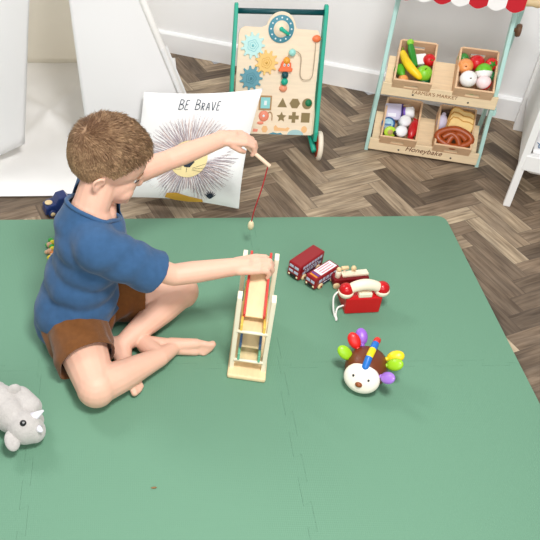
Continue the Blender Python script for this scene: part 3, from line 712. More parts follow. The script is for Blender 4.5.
it = item('bl', 'bottle', 'small black bottle cap between the jar and the white can', 'toy bottle', (-.014,-.048,ZT-.012), (.4,0,0)); MB().lathe([(0,-.02),(.010,-.02),(.011,.006),(.006,.012),(.0065,.022),(0,.022)],18).build('body', mat('black_paint','#17191c',.4), it)
it = item('bl', 'chilli', 'orange and black chilli seen through the slot of the tin crate', 'toy chilli', (0,-.066,.035)); MB().cyl((-.026,0,0),(.008,0,0),.005,.007,n=12).build('flesh', mat('chilli_orange','#e8622a',.45), it); MB().cyl((.008,0,0),(.026,0,0),.007,.003,n=12).build('end', mat('chilli_end','#5a3022',.45), it)
# lower right crate: bread slices and a pretzel
breadm = mat('bread_cream', '#f0cf8d', .7, .2, var=.06, vscale=60); crust = mat('bread_crust', '#d19a4c', .7)
for q, lab in enumerate(('rearmost cream slice of toy bread leaning in the pretzel crate', 'middle cream slice of toy bread in the pretzel crate', 'front cream slice of toy bread above the pretzel')):
    it = item('br', 'bread_slice', lab, 'toy bread', (.012,.036-.019*q,ZT+.006-.001*q), (.62,.1,-.22), group='cream bread slices in the pretzel crate')
    pl_ = [(-.036,-.026),(.036,-.026),(.037,.016),(.033,.027),(.018,.029),(0,.025),(-.018,.029),(-.033,.027),(-.037,.016)]
    MB().prism(pl_, -.006, .006, bev=.0015).build('crumb', breadm, it); MB().tube([(x*1.0,y*1.0,0) for x,y in pl_], .0035, n=6, closed=True).build('crust', crust, it)
it = item('br', 'pretzel', 'glossy brown knotted pretzel at the front of the crate', 'toy pretzel', (0,-.036,ZT+.010), (.35,0,0))
pp_ = []
for q in range(56):
    a = 2*PI*q/56
    pp_.append((.0455*math.sin(a)*(1.0-.16*math.cos(2*a)) + 0, -.006+.029*math.cos(a) + .0, 0))
ring_ = MB(); ring_.tube(pp_, .0112, n=12, closed=True)
ring_.tube(smoothpath([(-.036,-.012,.004),(-.014,.004,.008),(.008,-.008,.009),(.02,-.030,.004)],5), .0095, n=12)
ring_.tube(smoothpath([(.038,-.010,.004),(.014,.006,.006),(-.008,-.006,.006),(-.018,-.030,.003)],5), .0095, n=12)
ring_.build('dough', mat('pretzel_brown','#a34a1c',.35,.45,var=.1,vscale=50), it)
it = item('br', 'wrapped_bun', 'lavender wrapped packet at the left behind the pretzel', 'toy packet', (-.044,.018,ZT-.006), (.5,.1,0)); MB().ell((0,0,0),(.017,.03,.014)).build('wrap', mat('pack_lavender','#cdc6dd'), it); MB().ell((0,.03,0),(.007,.006,.005)).build('twist', mat('pack_lavender','#cdc6dd'), it)
it = item('br', 'chocolate_bar', 'dark brown chocolate bar at the back left of the pretzel crate', 'toy chocolate', (-.034,.052,ZT-.004), (.8,0,.2)); b_ = MB(); b_.box((0,0,0),(.03,.03,.008),.001); b_.box((-.007,-.007,.005),(.012,.012,.003),.001); b_.box((.007,-.007,.005),(.012,.012,.003),.001); b_.box((-.007,.007,.005),(.012,.012,.003),.001); b_.box((.007,.007,.005),(.012,.012,.003),.001); b_.build('bar', mat('choc_brown','#4c3326',.4), it)
it = item('br', 'grape', 'small dark plum at the right behind the pretzel', 'toy plum', (.044,-.012,ZT-.008)); MB().lathe(roundp(.013,.002),18).build('flesh', mat('plum_dark','#3a2a3a',.35), it); MB().tube([(0,0,.012),(.001,0,.017)], .001, n=6).build('stem', stemm, it)
# bedding on the bed frame
bd = thing('mattress', 'white mattress with a thin cover inside the bed frame', 'mattress', M=BM_ @ Matrix.Translation((.5,BD/2-.02,.14)))
MB().box((-.01,-.005,0),(.975,BD-.11,.06),.02,seg=3).build('pad', mat('bedding_white','#f3f2f1',.9), bd)
bk = thing('blanket', 'white blanket with blue script lettering on the bed', 'blanket', M=BM_ @ Matrix.Translation((.5,BD/2-.02,.172)))
vs = []; fs = []; NX, NY = 50, 30
for i in range(NX+1):
    for j in range(NY+1):
        x = -.494+.985*i/NX; y = -.232+.44*j/NY; vs.append((x, y, .012+.022*max(0,noise.noise(V(x*9,y*9,4)))+.01*noise.noise(V(x*20,y*16,2))))
for i in range(NX):
    for j in range(NY): q = i*(NY+1)+j; fs.append((q,q+NY+1,q+NY+2,q+1))
o_ = MB().add(vs, fs).build('cloth', mat('bedding_white','#f3f2f1'), bk); md = o_.modifiers.new('t','SOLIDIFY'); md.thickness = .012; md.offset = 1
wt = MB(); sq = []
for k in range(90): sq.append(V(-.488+.0011*k+.005*math.sin(k*.52), -.205+.011*math.cos(k*.52)*(1.3 if (k//12)%3==0 else .6), .030+.022*max(0,noise.noise(V((-.488+.0011*k)*9,-.205*9,4)))))
wt.tube(smoothpath(sq, 2), .0013, n=5); wt.build('lettering', mat('script_blue','#6f8aa8',.9), bk)
# ---------------------------------------------------------------- toys on the mat
MZ = .0123
rw = mat('ramp_wood', '#efd6a8', .5, .3, var=.07, vscale=12, stretch=(8,2,8)); rpost = mat('ramp_post', '#f5ead0', .5, .3)
ry = V(.2, .98, 0).normalized(); rx = V(ry.y, -ry.x, 0)
ramp = thing('car_ramp', 'wooden zigzag toy car ramp with red, blue and green side rails', 'toy ramp', M=basis(rx, ry, (0,0,1), (-.690, -.650, MZ)))
MB().box((0,.135,.007),(.094,.27,.014),.005,seg=3).build('base_board', rw, ramp)
for sx in (-1, 1):
    for y0, h in ((.037,.236),(.212,.214)):
        MB().box((sx*.0385,y0,.014+h/2-.001),(.011,.026,h),.0015).build('post', rpost, ramp)
def rampdeck(a, b, color, nm_, w=.054):
    a = V(0,*a); b = V(0,*b); d = (b-a); L = d.length; T = frame_z(d, a, (1,0,0)); d.normalize(); n = V(1,0,0).cross(d)
    if n.z < 0: n = -n
    T = basis(V(1,0,0), d, V(1,0,0).cross(d), a)
    dk = MB().box((0,L/2,-.003),(w,L,.006),.001,M=T).build('ramp_deck', rw, ramp)
    up_ = 1 if (T.to_3x3() @ V(0,0,1)).z > 0 else -1
    for sx in (-1, 1): MB().box((sx*(w/2-.0035),L/2,up_*.010),(.006,L+.004,.020),.0015,M=T).build('side_rail', mat(nm_, color, .45), dk)
rampdeck((.225,.212),(.066,.152),'#d2433a','rail_red')
rampdeck((.026,.142),(.215,.112),'#e9c35a','rail_yellow', w=.060)
rampdeck((.215,.098),(.048,.066),'#4d6f9c','rail_blue')
rampdeck((.024,.046),(.20,.022),'#6fb595','rail_green', w=.056)
for z in (.150, .052): MB().cyl((-.036,.026,z-.008),(.036,.026,z-.008),.004,n=10).build('dowel', rpost, ramp)
for z in (.212, .105): MB().cyl((-.036,.219,z-.012),(.036,.219,z-.012),.004,n=10).build('dowel', rpost, ramp)

busred = mat('bus_red', '#8e1019', .35, .5); wood_w = mat('wheel_wood', '#e3c99a', .5); pane = mat('pane_pale', '#bcc4d8', .3, .5); navy = mat('bus_navy', '#2b2f55', .4); blk = mat('black_paint', '#17191c', .4)
white_p = mat('white_print', '#ece9ec', .5)
def bus(FR_, ang, L, W, H, label, dbl):
    d = V(math.cos(ang), math.sin(ang), 0); s = V(-d.y, d.x, 0)      # d: front to rear, s: towards the far side
    b = thing('toy_bus', label, 'toy bus', M=basis(d, s, (0,0,1), (FR_[0], FR_[1], MZ)), group='red toy buses on the mat')
    body = MB().box((L/2,W/2,.006+(H-.006)/2),(L,W,H-.006),.004,seg=3).build('body', busred, b)
    for x in (.022, L-.024):
        for y, o_ in ((.0,-1),(W,1)):
            w_ = MB().cyl((x,y-.002*o_,.0095),(x,y+.004*o_,.0095),.0095,n=18,bev=.001).build('wheel', wood_w, b)
            MB().cyl((x,y+.004*o_,.0095),(x,y+.005*o_,.0095),.0035,n=12).build('hub_cap', busred, w_)
    rows = ((H*.80,7),(H*.44,5)) if dbl else ((H*.66,5),)
    for y, o_ in ((0,-1),(W,1)):
        for z, n in rows:
            for k in range(n):
                x = .012+(L-.022)*(k+.5)/n; MB().box((x,y+o_*.0003,z),((L-.022)/n*.72,.001,H*.15 if dbl else H*.26),.0004).build('side_window', pane, b)
        MB().box((L/2+.004,y+o_*.0003,H*(.62 if dbl else .38)),(L*.72,.0008,H*.09 if dbl else H*.13)).build('advert_strip', navy, b)
        for k in range(7 if dbl else 3): MB().box((.024+k*(L-.045)/(7 if dbl else 3),y+o_*.0008,H*(.62 if dbl else .38)),(.005 if dbl else .014,.0006,H*.05)).build('strip_mark', white_p, b)
        MB().box((L*.52,y+o_*.0002,.012),(L*.34,.0008,.007)).build('skirt_panel', navy, b)
    for z in ((H*.80,H*.50) if dbl else (H*.68,)):
        for y in (W*.29, W*.71): MB().box((-.0003,y,z),(.001,W*.34,H*.15 if dbl else H*.22),.0004).build('front_window', pane, b)
    MB().box((-.0003,W/2,.014),(.001,W*.44,.010),.0004).build('grille', blk, b)
    for y in (W*.18, W*.82): MB().ell((-.0005,y,.014),(.0015,.003,.003)).build('headlamp', mat('lamp_pale','#f0e3b8',.3), b)
    return b
b1 = bus((-.502,-.298), math.radians(40.8), .107, .042, .056, 'red double decker toy bus, the one farther from the red telephone', True)
b2 = bus((-.464,-.335), math.radians(38.3), .097, .037, .042, 'red single deck toy bus with a white striped roof panel', False)
rp = MB().box((.058,.0185,.0422),(.066,.027,.0012),.0004).build('roof_panel', white_p, b2)
for k in (-1,0,1): MB().box((.058,.0185+k*.008,.0430),(.05,.003,.0006)).build('roof_stripe', mat('stripe_pink','#d98a94',.5), rp)
for x, c, n_ in ((.010,'#d98a2e','roof_orange'),(.018,'#6b3f8a','roof_violet')): MB().box((x,.0185,.0422),(.006,.025,.001)).build('roof_badge', mat(n_, c, .5), b2)

# telephone (its back faces the camera)
pred = mat('phone_red', '#c40d16', .28, .5); cream = mat('cream_paint', '#f4e6cd', .45, .35)
pa = math.radians(3); ph = thing('telephone', 'red toy telephone with cream handset and white cord', 'toy telephone', M=basis((math.cos(pa),math.sin(pa),0),(-math.sin(pa),math.cos(pa),0),(0,0,1),(-.353,-.4215,MZ)))
vs = [(-.047,0,0),(.047,0,0),(.047,.085,0),(-.047,.085,0),(-.049,.004,.052),(.049,.004,.052),(.047,.040,.052),(-.047,.040,.052),(.046,.085,.018),(-.046,.085,.018)]
bm = bmesh.new(); bvs = [bm.verts.new(v) for v in vs]
for f in ((0,3,2,1),(0,1,5,4),(4,5,6,7),(7,6,8,9),(9,8,2,3),(0,4,7,9,3),(1,2,8,6,5)): bm.faces.new([bvs[i] for i in f])
bmesh.ops.bevel(bm, geom=bm.edges[:], offset=.004, segments=3, affect='EDGES', profile=.5); bmesh.ops.recalc_face_normals(bm, faces=bm.faces)
me = bpy.data.meshes.new('base'); bm.to_mesh(me); bm.free(); me.materials.append(pred); o = bpy.data.objects.new('base', me); COL.objects.link(o); o.parent = ph
dl = MB().cyl((0,.058,.040),(0,.0645,.050),.022,n=28,bev=.002).build('dial', cream, ph)
for k in range(8): a = 2*PI*k/8; MB().ell((.015*math.cos(a),.0633+.0125*math.sin(a)*.84,.0485-.008*math.sin(a)),(.003,.003,.0015)).build('finger_hole', pred, dl)
MB().box((.002,.014,.058),(.036,.016,.014),.003,seg=3).build('cradle', cream, ph)
hs = MB(); pts = smoothpath([(-.040,.022,.070),(-.024,.022,.080),(0,.022,.085),(.024,.022,.080),(.040,.022,.070)],6)
hs.tube(pts, [.0125+.0025*math.sin(PI*i/(len(pts)-1)) for i in range(len(pts))], n=16); hso = hs.build('handset_grip', cream, ph)
for sx in (-1,1):
    e_ = MB().ell((sx*.048,.022,.070),(.0190,.0190,.0182)).build('earpiece', pred, ph)
    MB().lathe([(0,.047),(.014,.047),(.0185,.053),(.0202,.060),(.0196,.064),(.014,.064)],28,0,Matrix.Translation((sx*.048,.021,.003))).build('earpiece_rim', cream, e_)
cpts = smoothpath([(-.068,.024,.062),(-.079,.018,.050),(-.080,.004,.026),(-.077,-.006,.008),(-.075,-.016,.004),(-.076,-.024,.004),(-.073,-.018,.004),(-.072,-.004,.006),(-.064,.012,.014),(-.048,.016,.018)],6)
MB().tube(cpts, .0024, n=8).build('cord', mat('cord_white','#ece8e2',.6), ph)
# ladder truck behind the telephone
fe = thing('toy_ladder_truck', 'small dark red toy truck with cream ladder and pegs behind the telephone', 'toy truck', M=basis((math.cos(.12),math.sin(.12),0),(-math.sin(.12),math.cos(.12),0),(0,0,1),(-.362,-.300,MZ)))
MB().box((0,0,.019),(.100,.034,.022),.004,seg=3).build('chassis', mat('truck_red','#7d1218',.4), fe)
MB().box((.012,0,.034),(.074,.020,.008),.002).build('ladder', cream, fe)
for x in (-.042,.036):
    for y in (-.018,.018): MB().cyl((x,y-.003,.0098),(x,y+.003,.0098),.0098,n=18,bev=.001).build('wheel', wood_w, fe)
MB().cyl((-.038,-.004,.029),(-.038,-.004,.052),.0075,n=16,bev=.002).build('peg', cream, fe)
MB().ell((-.038,-.004,.057),(.007,.007,.007)).build('peg_head', wood_w, fe)
MB().cyl((-.028,.004,.054),(-.008,.004,.054),.0055,n=14,bev=.001).build('crane_bar', wood_w, fe); MB().cyl((-.018,.004,.030),(-.018,.004,.05),.003,n=10).build('crane_post', cream, fe)
MB().ell((.008,.004,.049),(.0075,.0075,.0085)).build('peg_head', wood_w, fe); MB().cyl((.008,.004,.03),(.008,.004,.046),.005,n=12).build('peg', cream, fe)

# hedgehog peg toy
hb = mat('hedgehog_brown', '#6e3519', .4, .4); hc = mat('hedgehog_cream', '#f5ecdc', .45)
hf = V(-.47,-.88,0).normalized(); hr = V(-hf.y, hf.x, 0)          # the way it faces
hh = thing('hedgehog_toy', 'brown hedgehog peg toy with cream face and coloured spikes', 'toy hedgehog', M=basis(hr, -hf, (0,0,1), (-.400,-.642,MZ)))
# local: x to the toy's left as seen from the front.., y towards its back, z up
HM = MB(); HM.lathe([(0,.0),(.030,.0),(.042,.006),(.049,.022),(.050,.040),(.044,.060),(.031,.074),(.014,.081),(0,.082)],36,0,Matrix.Diagonal((1.0,1.12,1,1))); hbo = HM.build('body', hb, hh)
FM = MB(); fT = basis((1,0,0), V(0,.55,.84), V(0,-.84,.55), (0,-.043,.041)); FM.lathe([(0,-.022),(.030,-.018),(.040,-.006),(.0425,.003),(.0405,.010),(.031,.0165),(.015,.0205),(0,.0215)],36,0,fT @ Matrix.Diagonal((1.0,.86,1,1))); fo = FM.build('face', hc, hh)
for ex in (-.019,.017): MB().ell(fT @ V(ex,.004,.0195),(.0028,.0034,.0028)).build('eye', blk, fo)
MB().ell(fT @ V(-.001,-.013,.0215),(.0085,.0065,.0065)).build('nose', mat('nose_brown','#8a4a22',.35), fo)
def peg(p, d, col, nm_, flat=True, L=.043):
    p = V(p); d = V(d).normalized(); T = frame_z(d, p, (0,-.6,.8))
    g = MB(); g.cyl((0,0,-.006),(0,0,.010),.0055,n=12); g.ell((0,0,.006+L/2),(.0155,.0075,L/2) if flat else (.009,.009,L/2))
    g2 = MB(); g2.M = T; g2.v = []; q = MB(T); q.cyl((0,0,-.006),(0,0,.010),.0055,n=12); q.ell((0,0,.003+L/2),(.0150,.0085,L/2) if flat else (.0085,.0085,L/2)); q.build('peg_spike', mat(nm_, col, .35, .5), hh)
PG = [(('#9bcf1f','peg_lime'),(-.036,-.006,.052),(-.80,.0,.55)), (('#e0211d','peg_red'),(-.030,.022,.062),(-.62,.35,.65)), (('#9a62cc','peg_violet'),(-.024,.042,.058),(-.42,.72,.55)),
      (('#f2d51c','peg_yellow'),(.036,.024,.058),(.80,.35,.45)), (('#9bcf1f','peg_lime'),(.040,.006,.056),(.82,.02,.55)), (('#a676d6','peg_lilac'),(.038,-.028,.052),(.72,-.42,.55))]
for (c, n_), p, d in PG: peg(p, d, c, n_)
cr_ = [(0,-.038,.070),(.001,-.014,.088),(.003,.008,.094),(.004,.030,.094),(.005,.045,.092)]
for k, (c, n_) in enumerate((('#1f6fc4','peg_blue'),('#f2d51c','peg_yellow'),('#1f6fc4','peg_blue'),('#d92a20','peg_red2'))):
    a, b_ = V(cr_[k]), V(cr_[k+1]); MB().cap(a+(b_-a)*.12, b_-(b_-a)*.12, .0085, .0085, n=14).build('crest_piece', mat(n_, c, .35, .5), hh)

# plush rhino
fur = mat('grey_plush', '#c3beb9', .95, .1, var=.08, vscale=90, bump=.8, bscale=350, sheen=.4); hornm = mat('horn_cloth', '#eceaf2', .8)
rb = V(-1.235,-.775,MZ)
q = MB()
q.ell((-1.298,-.755,.066),(.076,.050,.054)); q.ell((-1.209,-.818,.058),(.041,.036,.040)); q.ell((-1.188,-.820,.050),(.026,.028,.030)); q.ell((-1.246,-.785,.062),(.036,.038,.045))
q.cap((-1.262,-.750,.075),(-1.226,-.742,.070),.024,.028); q.cap((-1.226,-.742,.072),(-1.198,-.764,.064),.027,.025)   # front leg folded over
q.cap((-1.33,-.73,.06),(-1.286,-.688,.035),.024,.021); q.cap((-1.25,-.75,.035),(-1.190,-.775,.030),.022,.020); q.cap((-1.34,-.78,.05),(-1.33,-.85,.035),.024,.022)
me = remesh(q, .005, 3, 'rhino'); rh = meshobj('plush_rhino', me, fur, loc=rb, rebase=rb); tag(rh, 'grey plush rhino with white horns lying at the left edge', 'plush toy')
def rpart(name, mb, m): mb.v = [tuple(V(v)-rb) for v in mb.v]; return mb.build(name, m, rh)
rpart('horn', MB().cyl((-1.190,-.808,.082),(-1.166,-.798,.094),.012,.002,n=16), hornm); rpart('horn', MB().cyl((-1.178,-.828,.070),(-1.169,-.842,.078),.009,.004,n=14), hornm)
e_ = MB(); e_.ell((-1.2085,-.832,.0935),(.0075,.0075,.006)); rpart('eye', e_, blk); e_ = MB(); e_.ell((-1.2070,-.8345,.0985),(.0028,.0028,.0014)); rpart('eye_ring', e_, mat('ring_grey','#9a9a98',.4))
e_ = MB(); e_.ell((-1.234,-.850,.056),(.018,.025,.011),rot=R3(.4,.2,.3)); rpart('ear', e_, fur); e_ = MB(); e_.ell((-1.238,-.745,.10),(.017,.008,.02),rot=R3(0,.5,.3)); rpart('ear', e_, fur)

# navy car behind the child, bead toy, crumb
cb = mat('car_navy', '#1c2f63', .3, .5)
vc = thing('toy_car', 'navy blue toy car with wooden wheels standing behind the child', 'toy car', M=basis((.93,.36,0),(-.36,.93,0),(0,0,1),(-1.185,.062,.0)))
cp_ = [(-.05,.008),(-.047,.030),(-.034,.038),(-.016,.040),(-.004,.058),(.022,.060),(.034,.042),(.052,.036),(.054,.008)]
MB().prism(cp_, -.022, .022, M=basis((1,0,0),(0,0,1),(0,-1,0)), bev=.004).build('body', cb, vc)
for x in (-.030,.030):
    for sy in (-1,1):
        w_ = MB().cyl((x,sy*.021,.013),(x,sy*.030,.013),.0128,n=22,bev=.0015).build('wheel', cb, vc); MB().cyl((x,sy*.0295,.013),(x,sy*.031,.013),.0075,n=16).build('hub_cap', wood_w, w_)
MB().cyl((-.033,0,.0375),(-.033,0,.0415),.012,n=22,bev=.001).build('roof_disc', wood_w, vc)
bt = thing('bead_toy', 'wooden bead string with green and yellow pieces half hidden behind the child', 'bead toy', (-1.199,-.148,MZ))
bcol = [('#3fae49','bead_leaf'),('#e8d23a','bead_lemon'),('#e0b491','bead_skin'),('#3fae49','bead_leaf'),('#e8d23a','bead_lemon'),('#e0b491','bead_skin'),('#e2863c','bead_rust'),('#e0b491','bead_skin'),('#e8d23a','bead_lemon')]
for k, (c, n_) in enumerate(bcol): MB().ell((.006*math.sin(k*2.2)+.001*k,.035-.0098*k,.009),(.0088,.0075,.0088)).build('bead', mat(n_, c, .4), bt)
for k in range(4): MB().ell((-.010 if k%2 else .012,.033-.016*k,.007),(.006,.006,.006)).build('bead', mat(bcol[(k*2+1)%9][1], '#ffffff', .4), bt)
MB().tube([(.006*math.sin(k*2.2)+.001*k,.035-.0098*k,.009) for k in range(9)], .0012, n=6).build('string', mat('cord_white','#ece8e2',.6), bt)
cm = MB(); cm.ell((0,0,.0012),(.0065,.0022,.0014),rot=R3(0,0,.1)); tag(cm.build('crumb', mat('crumb_brown','#8a6a45',.8), loc=(-.924,-.947,MZ)), 'tiny brown crumb on the green mat in the foreground', 'crumb')
# ---------------------------------------------------------------- the child
skin = mat('skin', '#e6b79f', .5, .35, sss=.12, var=.03, vscale=30)
BO = V(-1.09, -.46, .012)
HC = V(-1.017, -.400, .504)                                  # centre of the skull
al, pt = math.radians(4), math.radians(22)
hf_ = V(math.cos(pt)*math.cos(al), math.cos(pt)*math.sin(al), -math.sin(pt)); hr_ = V(math.sin(al), -math.cos(al), 0); hu_ = hr_.cross(hf_)
hr_, hu_ = hr_, hu_
HT = basis(hf_, -hr_, hu_, HC)                                 # local: x face-forward, y to the child's left, z crown
HR = HT.to_3x3().to_4x4()
def hp(x, y, z): return HT @ V(x, y, z)
q = MB()
def hell(c, r): q.ell(hp(*c), r, rot=HR, n=28)
hell((0,0,.004),(.091,.072,.078)); hell((.040,0,-.050),(.050,.055,.060)); hell((.060,0,-.088),(.027,.033,.024)); hell((.022,0,-.068),(.05,.056,.037))
hell((.058,.026,-.064),(.026,.026,.026)); hell((.058,-.026,-.064),(.026,.026,.026))     # cheeks
hell((.080,0,-.018),(.014,.034,.012)); hell((.092,0,-.046),(.012,.0095,.0115)); q.cap(hp(.084,0,-.024), hp(.092,0,-.043), .007, .009)
hell((.083,0,-.074),(.010,.019,.0045)); hell((.082,0,-.082),(.010,.016,.0045)); hell((.079,0,-.101),(.012,.015,.011))
for s in (-1, 1):                                              # ears: rim and lobe
    rim = [(-.010,s*.068,-.063),(-.020,s*.076,-.051),(-.027,s*.080,-.034),(-.020,s*.080,-.021),(-.008,s*.075,-.020),(-.003,s*.070,-.034)]
    pts = smoothpath([hp(*p) for p in rim], 4)
    for a, b in zip(pts[:-1], pts[1:]): q.cap(a, b, .0042, .0042, n=8)
    hell((-.015,s*.069,-.041),(.010,.006,.018)); hell((-.009,s*.068,-.063),(.006,.005,.007))
neck0, neck1 = V(-1.062,-.450,.388), V(-1.034,-.424,.460)
q.cap(neck0, neck1, .044, .043); q.cap(V(-1.064,-.46,.355), neck0, .060, .046)
# trunk
def ering(c, rx_, ry_, yaw=0): q.ell(c, (rx_, ry_, .075), rot=Matrix.Rotation(yaw,4,'Z'))
for c, a, b in (((-1.098,-.465,.095),.082,.096),((-1.094,-.468,.15),.076,.092),((-1.082,-.465,.22),.076,.094),((-1.07,-.46,.28),.074,.098),((-1.066,-.455,.335),.060,.094)): ering(c, a, b, math.radians(-6))
SHR, SHL = V(-1.045,-.538,.345), V(-1.042,-.340,.378)
ELR, WRR = V(-.868,-.514,.240), V(-.713,-.492,.246)
ELL, WRL = V(-.872,-.220,.368), V(-.722,-.160,.396)
q.cap(V(-1.055,-.47,.345), SHR, .045, .042); q.cap(V(-1.045,-.44,.35), SHL, .045, .042)
def arm(S_, E_, W_):
    q.cap(S_, lerp(S_,E_,.5), .037, .0315); q.cap(lerp(S_,E_,.5), E_, .0315, .0265); q.cap(E_, lerp(E_,W_,.3), .0265, .0275); q.cap(lerp(E_,W_,.3), W_, .0275, .0215)
arm(SHR, ELR, WRR); arm(SHL, ELL, WRL)
# legs
HPR, KNR, ANR = V(-1.112,-.512,.088), V(-1.052,-.712,.066), V(-.900,-.604,.050)
HPL, KNL, ANL = V(-1.068,-.408,.088), V(-.836,-.402,.082), V(-.990,-.556,.046)
def leg(H_, K_, A_, cal):
    q.cap(H_, lerp(H_,K_,.5), .072, .060); q.cap(lerp(H_,K_,.5), K_, .060, .046); q.ell(K_, .047)
    q.cap(K_, lerp(K_,A_,.35), .043, .040); q.cap(lerp(K_,A_,.35), lerp(K_,A_,.7), .040, .031); q.cap(lerp(K_,A_,.7), A_, .031, .024)
    q.ell(lerp(K_,A_,.35)+cal, (.03,.03,.03))
leg(HPR, KNR, ANR, V(.0,.014,-.004)); leg(HPL, KNL, ANL, V(-.006,-.008,-.008))
def foot(heel, ball, toe, A_, side, nrm):
    """heel -> ball -> toe line; side: towards the big toe; nrm: sole direction"""
    side = side.normalized(); 
    q.cap(A_, heel, .024, .024); q.cap(heel, lerp(heel,ball,.5), .0245, .0195); q.cap(lerp(heel,ball,.5)+side*.004, ball+side*.010, .0185, .0135); q.cap(lerp(heel,ball,.5)-side*.004, ball-side*.010, .0175, .0125)
    q.cap(A_, lerp(heel,ball,.6), .024, .016)
    d = (toe-ball); 
    for k, (o_, L_, r_) in enumerate(((.016,1.0,.0088),(.0065,.96,.0066),(-.001,.88,.0062),(-.0085,.76,.0058),(-.0155,.62,.0056))):
        a = ball+side*o_*.85; q.cap(a, a+d*L_*.8-nrm*.003, r_*1.05, r_*.95, n=10); q.ell(a+d*L_, r_*1.08)
foot(V(-.930,-.554,.041), V(-.806,-.555,.032), V(-.765,-.558,.028), ANR, V(.05,.35,.93), V(0,1,.2))
foot(V(-1.006,-.552,.038), V(-.966,-.652,.027), V(-.950,-.690,.024), ANL, V(-.9,-.35,.25), V(0,0,-1))
# hands
def hand(W_, d, s, n, kn, curl, thumb):
    """W wrist, d along the palm, s towards the thumb, n out of the back of the hand"""
    d = d.normalized(); s = (s-d*s.dot(d)).normalized(); n = (n-d*n.dot(d)-s*n.dot(s)).normalized()
    K = []
    for k, (o_, L_) in enumerate(((.0215,.052),(.0074,.055),(-.0066,.053),(-.0205,.048))):
        kk = W_ + d*L_ + s*o_ + n*(.002-.002*abs(k-1.2)); K.append(kk)
        q.cap(W_+s*o_*.66, kk, .0135 if k in (1,2) else .0125, .0098, n=12)
    q.cap(W_-d*.008, W_+d*.022, .0215, .0185)
    for k, kk in enumerate(K):
        f = (.95,1.06,1.0,.80)[k]; p = kk; a = kn
        for L_, r0, r1 in ((.026,.0092,.0080),(.017,.0080,.0073),(.013,.0073,.0064)):
            dd = d*math.cos(a) - n*math.sin(a) + s*(.10-.07*k)*.6; dd.normalize()
            p2 = p + dd*L_*f; q.cap(p, p2, r0*(.9 if k == 3 else 1), r1*(.9 if k == 3 else 1), n=10); p = p2; a += curl
    p = W_ + s*.012 + d*.008
    for (a_, b_, c_), r0, r1 in zip(thumb, (.0115,.0090,.0078), (.0092,.0078,.0066)):
        p2 = W_ + d*a_ + s*b_ + n*c_; q.cap(p, p2, r0, r1, n=10); p = p2
hand(WRR, V(1,.12,.05), V(-.1,1,.1), V(.1,-.05,1), .25, .85, ((.026,.026,-.006),(.045,.026,-.018),(.058,.018,-.026)))
hand(WRL, V(1,.10,-.05), V(.15,-1,-.1), V(0,-.45,.9), .45, .75, ((.022,.022,-.010),(.040,.024,-.022),(.054,.018,-.032)))
bme = remesh(q, .0028, 5, 'person')
child = meshobj('person', bme, skin, loc=BO, rebase=BO)
tag(child, 'child in blue shirt and brown shorts sitting cross legged, holding a rod', 'person')
def cpart(name, mb, m, **k): mb.v = [tuple(V(v)-BO) for v in mb.v]; return mb.build(name, m, child, **k)
for s in (-1, 1):
    eb = MB(); eb.ell(hp(.0690,s*.029,-.026), .0090); cpart('eyeball', eb, mat('eye_white','#d9d4cf',.2))
    ir = MB(); ir.ell(hp(.0755,s*.0312,-.0275), (.0028,.0054,.0050), rot=HR); cpart('iris', ir, mat('iris_dark','#23303a',.2))
    br_ = MB(); br_.tube([hp(.086-.0005*i*i,s*(.014+.0055*i),-.008+.0012*i-.0005*i*i) for i in range(6)], [.0015,.0022,.0022,.002,.0016,.001], n=6); cpart('eyebrow', br_, mat('brow_brown','#8a6547',.9))
    la = MB(); la.tube([hp(.0810-.0008*(i-2)**2,s*(.020+.0045*i),-.0225-.0004*(i-2)**2) for i in range(5)], [.0008,.0013,.0014,.0013,.0008], n=5); cpart('eyelash', la, mat('lash_dark','#2a2320',.8))
# hair: scalp cap plus thousands of short strands running from the crown whorl
hairm = bpy.data.materials.new('short_hair'); hairm.use_nodes = True; nt = hairm.node_tree; b = nt.nodes['Principled BSDF']
at = nt.nodes.new('ShaderNodeAttribute'); at.attribute_name = 'tone'; cr = nt.nodes.new('ShaderNodeValToRGB')
cr.color_ramp.elements[0].color = srgb('#6f4d35'); cr.color_ramp.elements[1].color = srgb('#d0ac84'); nt.links.new(at.outputs['Fac'], cr.inputs[0]); nt.links.new(cr.outputs[0], b.inputs['Base Color']); b.inputs['Roughness'].default_value = .5; b.inputs['Specular IOR Level'].default_value = .35
hrng = random.Random(11); HRAD = V(.0945,.0755,.089)
def hairline(p):
    """p on the unit head: True where hair grows (local x forward, z up)"""
    x, y, z = p
    lo = -.42 if x < -.12 else lerp(-.42, .36, min(1, (x+.12)/.85))
    if x < -.45: lo = -.66
    elif x < -.12: lo = lerp(-.66, -.34, (x+.45)/.33)
    if -.16 < x < .22: lo = max(lo, -.15 if x < .1 else -.24 if x < .22 else lo)
    if x > .72: lo = .50
    if x > .22 and x <= .72: lo = lerp(-.16, .50, ((x-.22)/.5)**.75)
    return z > lo
vs = []; fs = []; tone = []
cap_ = MB(); n1, n2 = 90, 60
for i in range(n2):
    for j in range(n1):
        def sp(i, j):
            ph_ = PI*i/n2; th = 2*PI*j/n1; return V(math.sin(ph_)*math.cos(th), math.sin(ph_)*math.sin(th), math.cos(ph_))
        if hairline(sp(i+.5, j+.5)):
            o_ = len(vs)
            for a, c in ((i,j),(i,j+1),(i+1,j+1),(i+1,j)):
                u = sp(a, c); edge = min(1, 1); p = HT @ (V(u.x*HRAD.x, u.y*HRAD.y, u.z*HRAD.z+.004)); vs.append(p-BO)
            fs.append((o_,o_+1,o_+2,o_+3)); tone += [.35]*4
whorl = V(-.80,-.22,.56).normalized()
cnt = 0
